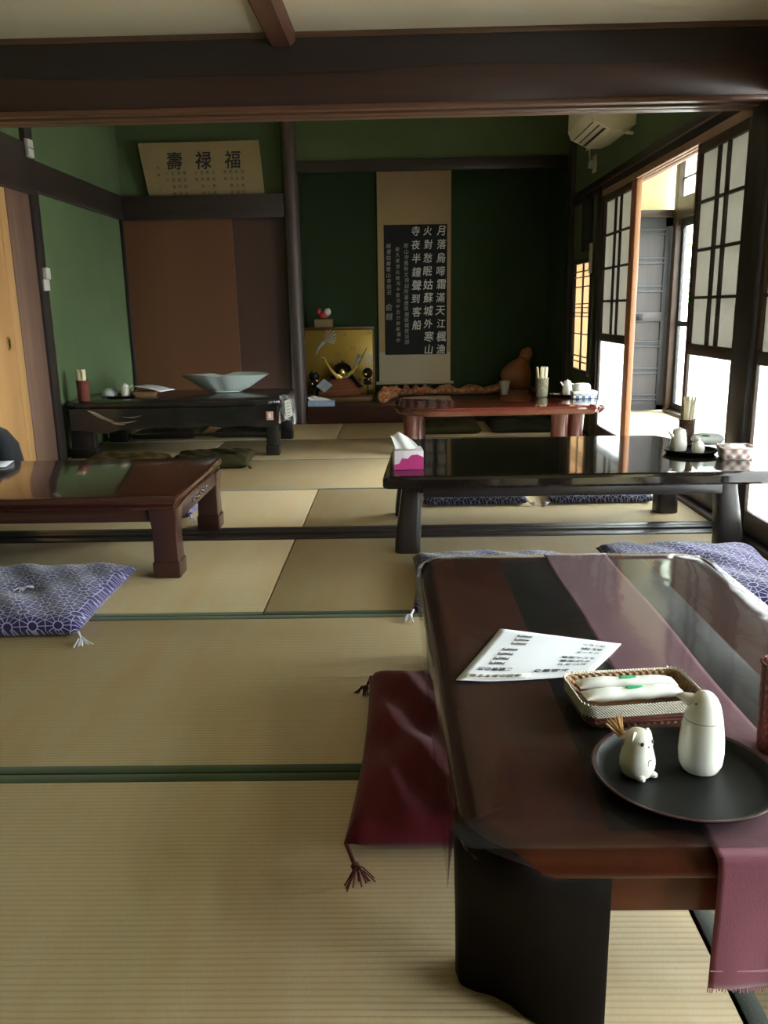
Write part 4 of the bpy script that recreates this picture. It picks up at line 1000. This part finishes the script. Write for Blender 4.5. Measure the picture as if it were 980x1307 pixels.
for z, w, d_ in ((0, .13, .08), (.02, .15, .10), (.2, .15, .10), (.36, .125, .085), (.43, .08, .055), (.455, .04, .03)): rings.append([(x, y, z) for x, y, _ in rrect(w, d_, min(w, d_)*.6, z, 5)])
MB().loft(rings).build('pouch', M['bag'], a); b = MB(); b.tube([(-.05, 0, .44), (-.04, 0, .485), (.04, 0, .485), (.05, 0, .44)], .009, 8); b.build('strap', M['bag'], a)
b = MB(); b.box(-.1, .1, -.112, -.098, .06, .26, .006); b.build('front_pocket', M['bag'], a)

# ------------------------------------------------------------------ red table
T4 = thing('low_table', 'glossy red burl low table with live edges in front of the alcove', 'table', (.70, 5.98, 0))
def live(hx, hy, seed, bulge=0, n=90, amp=.012):
    rnd = random.Random(seed); ph = [rnd.uniform(0, 6) for _ in range(5)]; pts = []
    for k in range(n):
        t_ = 2*PI*k/n; c_, s_ = math.cos(t_), math.sin(t_); p = .18
        x = math.copysign(abs(c_)**p, c_)*hx; y = math.copysign(abs(s_)**p, s_)*hy
        w = amp*(math.sin(5*t_+ph[0]) + .6*math.sin(11*t_+ph[1]) + .5*math.sin(23*t_+ph[2]))
        x += c_*w; y += s_*w
        if x < -hx*.72: y *= 1 - bulge*((-x/hx-.72)/.28)**2
        pts.append((x, y))
    return pts
LP = live(.715, .425, 4, .38)
rnd = random.Random(6)
def lring(s, z, jit=0): return [(x*s + rnd.uniform(-jit, jit), y*s + rnd.uniform(-jit, jit), z + rnd.uniform(-jit, jit)*.5) for x, y in LP]
b = MB(); b.loft([lring(.955, .292), lring(.975, .30, .004), lring(.99, .315, .006), lring(1.0, .33, .004), lring(.992, .345), lring(.985, .348), lring(.975, .349)]); b.build('tabletop', M['red_top'], T4, angle=50)
for x, y, w in ((-.61, -.22, .055), (.42, -.24, .06), (.54, -.20, .06), (-.55, .26, .055), (.52, .27, .055)):
    b = MB(); rr = random.Random(int(x*100)); rings = []
    for z, k in ((0, 1.08), (.05, 1), (.15, .92), (.25, 1), (.295, 1.1)): rings.append([(x + math.cos(t_)*w*k*(1+.12*math.sin(3*t_+x*9)), y + math.sin(t_)*w*k*(1+.1*math.sin(2*t_+z*9)), z) for t_ in [2*PI*q/14 for q in range(14)]])
    b.loft(rings); b.build('leg', M['red_leg'], T4, angle=60)
RZ = .3495
holder('grey-beige woven chopstick holder on the red table', (1.075, 6.22, RZ), .048, .135, 'weave_grey')
sticks((1.075, 6.22, RZ), .036, 0, .195, 7, 'paper-sleeved chopsticks in the grey-beige holder on the red table', 'chopsticks on the red table', 22, .011)
round_tray('small black tray under the white pot on the red table', (1.235, 6.22, RZ), .10, 'lacq', 'lacq', .016)
pot('white lidded soy sauce pot on the small tray of the red table', (1.265, 6.225, RZ+.005), .036, .115, .25, True, True)
a = thing('small_dish', 'little white dish at the rim of the small tray on the red table', 'dish', (1.185, 6.20, RZ+.006)); b = MB(); b.lathe([(.012, 0), (.018, .002), (.028, .012), (.026, .012), (.015, .005), (.001, .004)], 20); b.build('bowl', M['ceramic'], a)
a = thing('tile_box', 'white box with a blue checked band at the window end of the red table', 'box', (1.355, 6.08, RZ), 0)
b = MB(); b.box(-.085, .085, -.06, .06, 0, .028, .003); b.build('checked_band', M['blue_check'], a); b = MB(); b.box(-.088, .088, -.063, .063, .028, .052, .006); b.build('upper_tray', M['ceramic'], a)
b = MB(); b.lathe([(.055, 0), (.06, .01), (.058, .035), (.045, .05), (.02, .054), (.001, .055)], 28, sx=1.1, sy=.8); o_ = b.build('folded_towel', M['wrap']); o_.location = (1.34, 6.08, RZ+.0525); tag(o_, 'rounded white towel heaped on the blue checked box', 'towel')

# ------------------------------------------------------------------ weathered black table
T5 = thing('low_table', 'weathered black low table with deep apron along the green wall', 'table', (-1.585, 6.27, 0))
hx, hy = .765, .46
LP2 = [(x, y) for x, y in live(.77, .46, 8, 0, 90, .006)]
rnd = random.Random(2)
b = MB(); b.loft([[(x*s, y*s, z + .003*math.sin(x*17+y*5)*(1 if j else 0)) for x, y in LP2] for s, z, j in ((.97, .352, 0), (.985, .358, 0), (1, .372, 1), (1, .388, 1), (.992, .396, 0), (.98, .399, 0))]); b.build('tabletop', M['wea_top'], T5, angle=45)
for sy in (-1, 1):
    b = MB(); rings = []
    for k in range(30):
        x = -hx+.03 + (2*hx-.06)*k/29; zb = .215 + .03*math.exp(-((x+hx)/.16)**2)*0 + .05*math.exp(-((x+.52)/.2)**2)*(-.6) + .006*math.sin(k*1.1)
        y = sy*(hy-.03) + .006*math.sin(k*.7)
        rings.append([(x, y-.02, zb), (x, y+.02, zb), (x, y+.024, .30), (x, y+.02, .355), (x, y-.02, .355), (x, y-.024, .30)])
    b.loft(rings); ap = b.build('apron', M['wea_top'], T5, angle=50)
    if sy < 0:
        b = MB(); 
        for (x0, z0, x1, z1, w) in ((-.60, .345, -.42, .27, .020), (-.47, .275, -.34, .245, .014), (-.42, .262, -.26, .27, .008), (-.36, .30, -.22, .305, .006)):
            rr = []
            for q in range(9):
                u = q/8; x = x0+(x1-x0)*u; z = z0+(z1-z0)*u - .01*math.sin(u*PI); ww = w*math.sin(PI*min(1, max(.04, u*.92+.04)))
                rr.append([(x, -hy+.0075+.004, z-ww), (x, -hy+.0005, z-ww*.4), (x, -hy+.0005, z+ww*.4), (x, -hy+.0075+.004, z+ww)])
            b.loft(rr)
        b.build('worn_streak', M['streak'], ap)
for x, y, w in ((-.67, -.38, .09), (.69, -.385, .045), (-.67, .38, .07), (.69, .38, .045)):
    b = MB(); rings = []
    for z, k in ((0, 1), (.006, 1.06), (.07, 1.06), (.075, .95), (.2, .94), (.30, 1.0), (.354, 1.05)): rings.append([(x+px, y+py, z) for px, py, _ in rrect(w*k, .045*k, .008, z, 2)])
    b.loft(rings); lg = b.build('leg', M['wea_leg'], T5, angle=30)
    if x > 0 and y < 0:
        MB().box(x-.018, x+.018, y-.0462, y-.0445, .02, .062, .001).build('carved_square', M['wea_top'], lg)
for sy in (-1, 1): MB().box(-.6, .62, sy*.38-.02, sy*.38+.02, .03, .055, .004).build('floor_rail', M['wea_leg'], T5) if sy > 0 else None
st = MB(); st.box(.665, .715, -.4865, -.4835, .262, .322, .001); so = st.build('pink_sticker', M['sticker_pink'], T5); so['label'] = 'pink square sticker'
b = MB(); b.box(.68, .70, -.4875, -.4862, .275, .31); b.build('sticker_figure', M['sticker_white'], so)
def crumple(mb, c, sx, sy, sz, seed, n=16):
    rnd = random.Random(seed)
    ph = [rnd.uniform(0, 6) for _ in range(8)]
    def fn(u, v):
        x = (u-.5)*2*sx; z = (v-.5)*2*sz
        y = sy*(.5*math.sin(u*11+v*5+ph[0]) + .5*math.sin(v*13-u*7+ph[1]) + .4*abs(math.sin(u*23+v*9+ph[2])))
        return (c[0] + x*(1-.25*v) + .5*sy*math.sin(v*9+ph[3]), c[1] + y, c[2] + z + .3*sy*math.sin(u*12+ph[4]))
    mb.grid(fn, n, n)
a = thing('plastic_bag', 'crinkled clear plastic bag hanging over the weathered table corner', 'bag', (-.775, 5.79, .345))
b = MB(); crumple(b, (0, 0, 0), .055, .018, .09, 1); b.build('film', M['vinyl_bag'], a)
b = MB(); b.add([(-.01, -.025, .05), (.03, -.028, .065), (.045, -.026, -.05), (-.005, -.024, -.075)], [(0, 1, 2, 3)]); b.build('paper_label', M['sticker_white'], a)
b = MB()
for k in range(5): b.add([(0+.002*k, -.0285, .035-k*.022), (.03, -.0295, .042-k*.022), (.03, -.0295, .039-k*.022), (0+.002*k, -.0285, .032-k*.022)], [(0, 1, 2, 3)])
b.build('label_print', M['ink'], a)
WZ = .4005
holder('dark red woven chopstick holder on the weathered black table', (-2.255, 5.96, WZ), .045, .145, 'weave_red')
sticks((-2.255, 5.96, WZ), .034, 0, .20, 6, 'paper-sleeved chopsticks in the dark red holder on the weathered black table', 'chopsticks on the weathered black table', 23, .010)
round_tray('small black tray with the white pot on the weathered black table', (-2.05, 6.20, WZ), .12, 'lacq', 'lacq', .016)
pot('white soy sauce pot with spout on the weathered black table', (-2.03, 6.20, WZ+.005), .034, .095, PI, True, False)
a = thing('small_dish', 'pale grey upturned dish beside the dark red chopstick holder', 'dish', (-2.165, 6.24, WZ+.006)); b = MB(); b.lathe([(.06, 0), (.062, .006), (.055, .035), (.04, .05), (.025, .052), (.001, .05)], 24); b.build('bowl', M['celadon'], a); b = MB(); b.lathe([(.026, .049), (.028, .058), (.022, .058)], 20, cap=False); b.build('foot_ring', M['celadon'], a)
a = thing('towel_basket', 'low brown basket by the menu on the weathered black table', 'basket', (-1.89, 6.22, WZ), .1)
b = MB(); b.loft(tray_rings(.09, .06, .02, [(.86, 0), (.9, .004), (1, .038), (.95, .038), (.88, .006)])); b.build('body', M['weave_tan'], a, uvs=lambda co: (math.atan2(co.y, co.x)*.1, co.z))
b = MB(); b.tube([(x, y, .038) for x, y, _ in rrect(.088, .058, .02, 0, 5)] + [(.088, .038, .038)], .004, 6); b.build('rim', M['weave_tan'], a, uvs=lambda co: (math.atan2(co.y, co.x)*.1, co.z))
a = thing('menu_sheet', 'white menu card leaning across the low basket on the weathered black table', 'menu', (-1.83, 6.20, WZ+.076), math.radians(-20))
b = MB(); b.grid(lambda u, v: (-.12+.26*u, -.09+.18*v, .004-.034*u*u), 8, 4); o_ = b.build('card', M['sheet'], a); md = o_.modifiers.new('thickness', 'SOLIDIFY'); md.thickness = .002
# big leaf-shaped bowl
a = thing('leaf_bowl', 'large pale celadon leaf-shaped bowl on the weathered black table', 'bowl', (-1.335, 6.48, WZ))
n_ = 64
def brim(t_, s):
    c_, s_ = math.cos(t_), math.sin(t_)
    rx, ry = .345, .17; p = 1.0
    x = rx*math.copysign(abs(c_)**.95, c_); y = ry*s_*(1-.35*c_*c_)
    notch = .12*math.exp(-((t_-PI/2-.12)/.16)**2) + .10*math.exp(-((t_-3*PI/2+.12)/.16)**2)
    x2, y2 = x*(1-notch*.3), y*(1-notch*1.6)
    z = .142 - .012*c_*c_ + .006*math.sin(2*t_+.6) - .16*notch
    return x2, y2, z
b = MB(); rings = []
for s, k in ((.30, .0), (.34, .02), (.55, .25), (.8, .68), (1, 1.0), (.985, 1.0), (.77, .70), (.5, .30), (.25, .14), (.05, .12)):
    rings.append([(x*s, y*s, z*k + (.0 if k else 0)) for x, y, z in [brim(2*PI*q/n_, s) for q in range(n_)]])
b.loft(rings); b.build('shell', M['celadon'], a, angle=60)
b = MB(); b.lathe([(.10, 0), (.115, .002), (.11, .012), (.09, .02)], 28, sy=.6); b.build('foot', M['celadon'], a)

# ------------------------------------------------------------------ light
w = bpy.data.worlds.new('World'); scene.world = w; w.use_nodes = True; nt = w.node_tree; nt.nodes.clear()
bg = nt.nodes.new('ShaderNodeBackground'); ou = nt.nodes.new('ShaderNodeOutputWorld'); nt.links.new(bg.outputs[0], ou.inputs[0])
bg.inputs[0].default_value = (.94, .98, 1.0, 1); bg.inputs[1].default_value = 9.0
for y0, y1 in ((6.1, 8.0), (4.15, 6.0), (2.2, 4.05), (.25, 2.1), (-1.7, .15)):
    la = bpy.data.lights.new('window_portal', 'AREA'); la.shape = 'RECTANGLE'; la.size = 2.3; la.size_y = y1 - y0; la.cycles.is_portal = True
    lo = bpy.data.objects.new('window_portal', la); COL.objects.link(lo); lo.location = (XO+.12, (y0+y1)/2, 1.15); lo.rotation_euler = (0, PI/2, 0)

# ------------------------------------------------------------------ camera
cam = bpy.data.cameras.new('camera'); co = bpy.data.objects.new('camera', cam); COL.objects.link(co); scene.camera = co
pit, yaw, rol = math.radians(13.735), math.radians(1.068), math.radians(-1.10)
fw = Vector((-math.sin(yaw)*math.cos(pit), math.cos(yaw)*math.cos(pit), -math.sin(pit))); rt = fw.cross(Vector((0, 0, 1))).normalized(); up = rt.cross(fw)
R_ = rt*math.cos(rol) + up*math.sin(rol); U_ = up*math.cos(rol) - rt*math.sin(rol)
mx = Matrix((R_, U_, -fw)).transposed().to_4x4(); mx.translation = Vector((0, 0, 1.0)); co.matrix_world = mx
cam.sensor_fit = 'VERTICAL'; cam.sensor_height = 36; cam.lens = 1057 / 1307 * 36; cam.clip_start = .05

vs = scene.view_settings; vs.view_transform = 'Standard'; vs.look = 'None'; vs.gamma = 1; vs.use_curve_mapping = False; vs.exposure = 1.95
scene.cycles.max_bounces = 10; scene.cycles.diffuse_bounces = 6; scene.cycles.transparent_max_bounces = 16; scene.cycles.caustics_reflective = False; scene.cycles.caustics_refractive = False
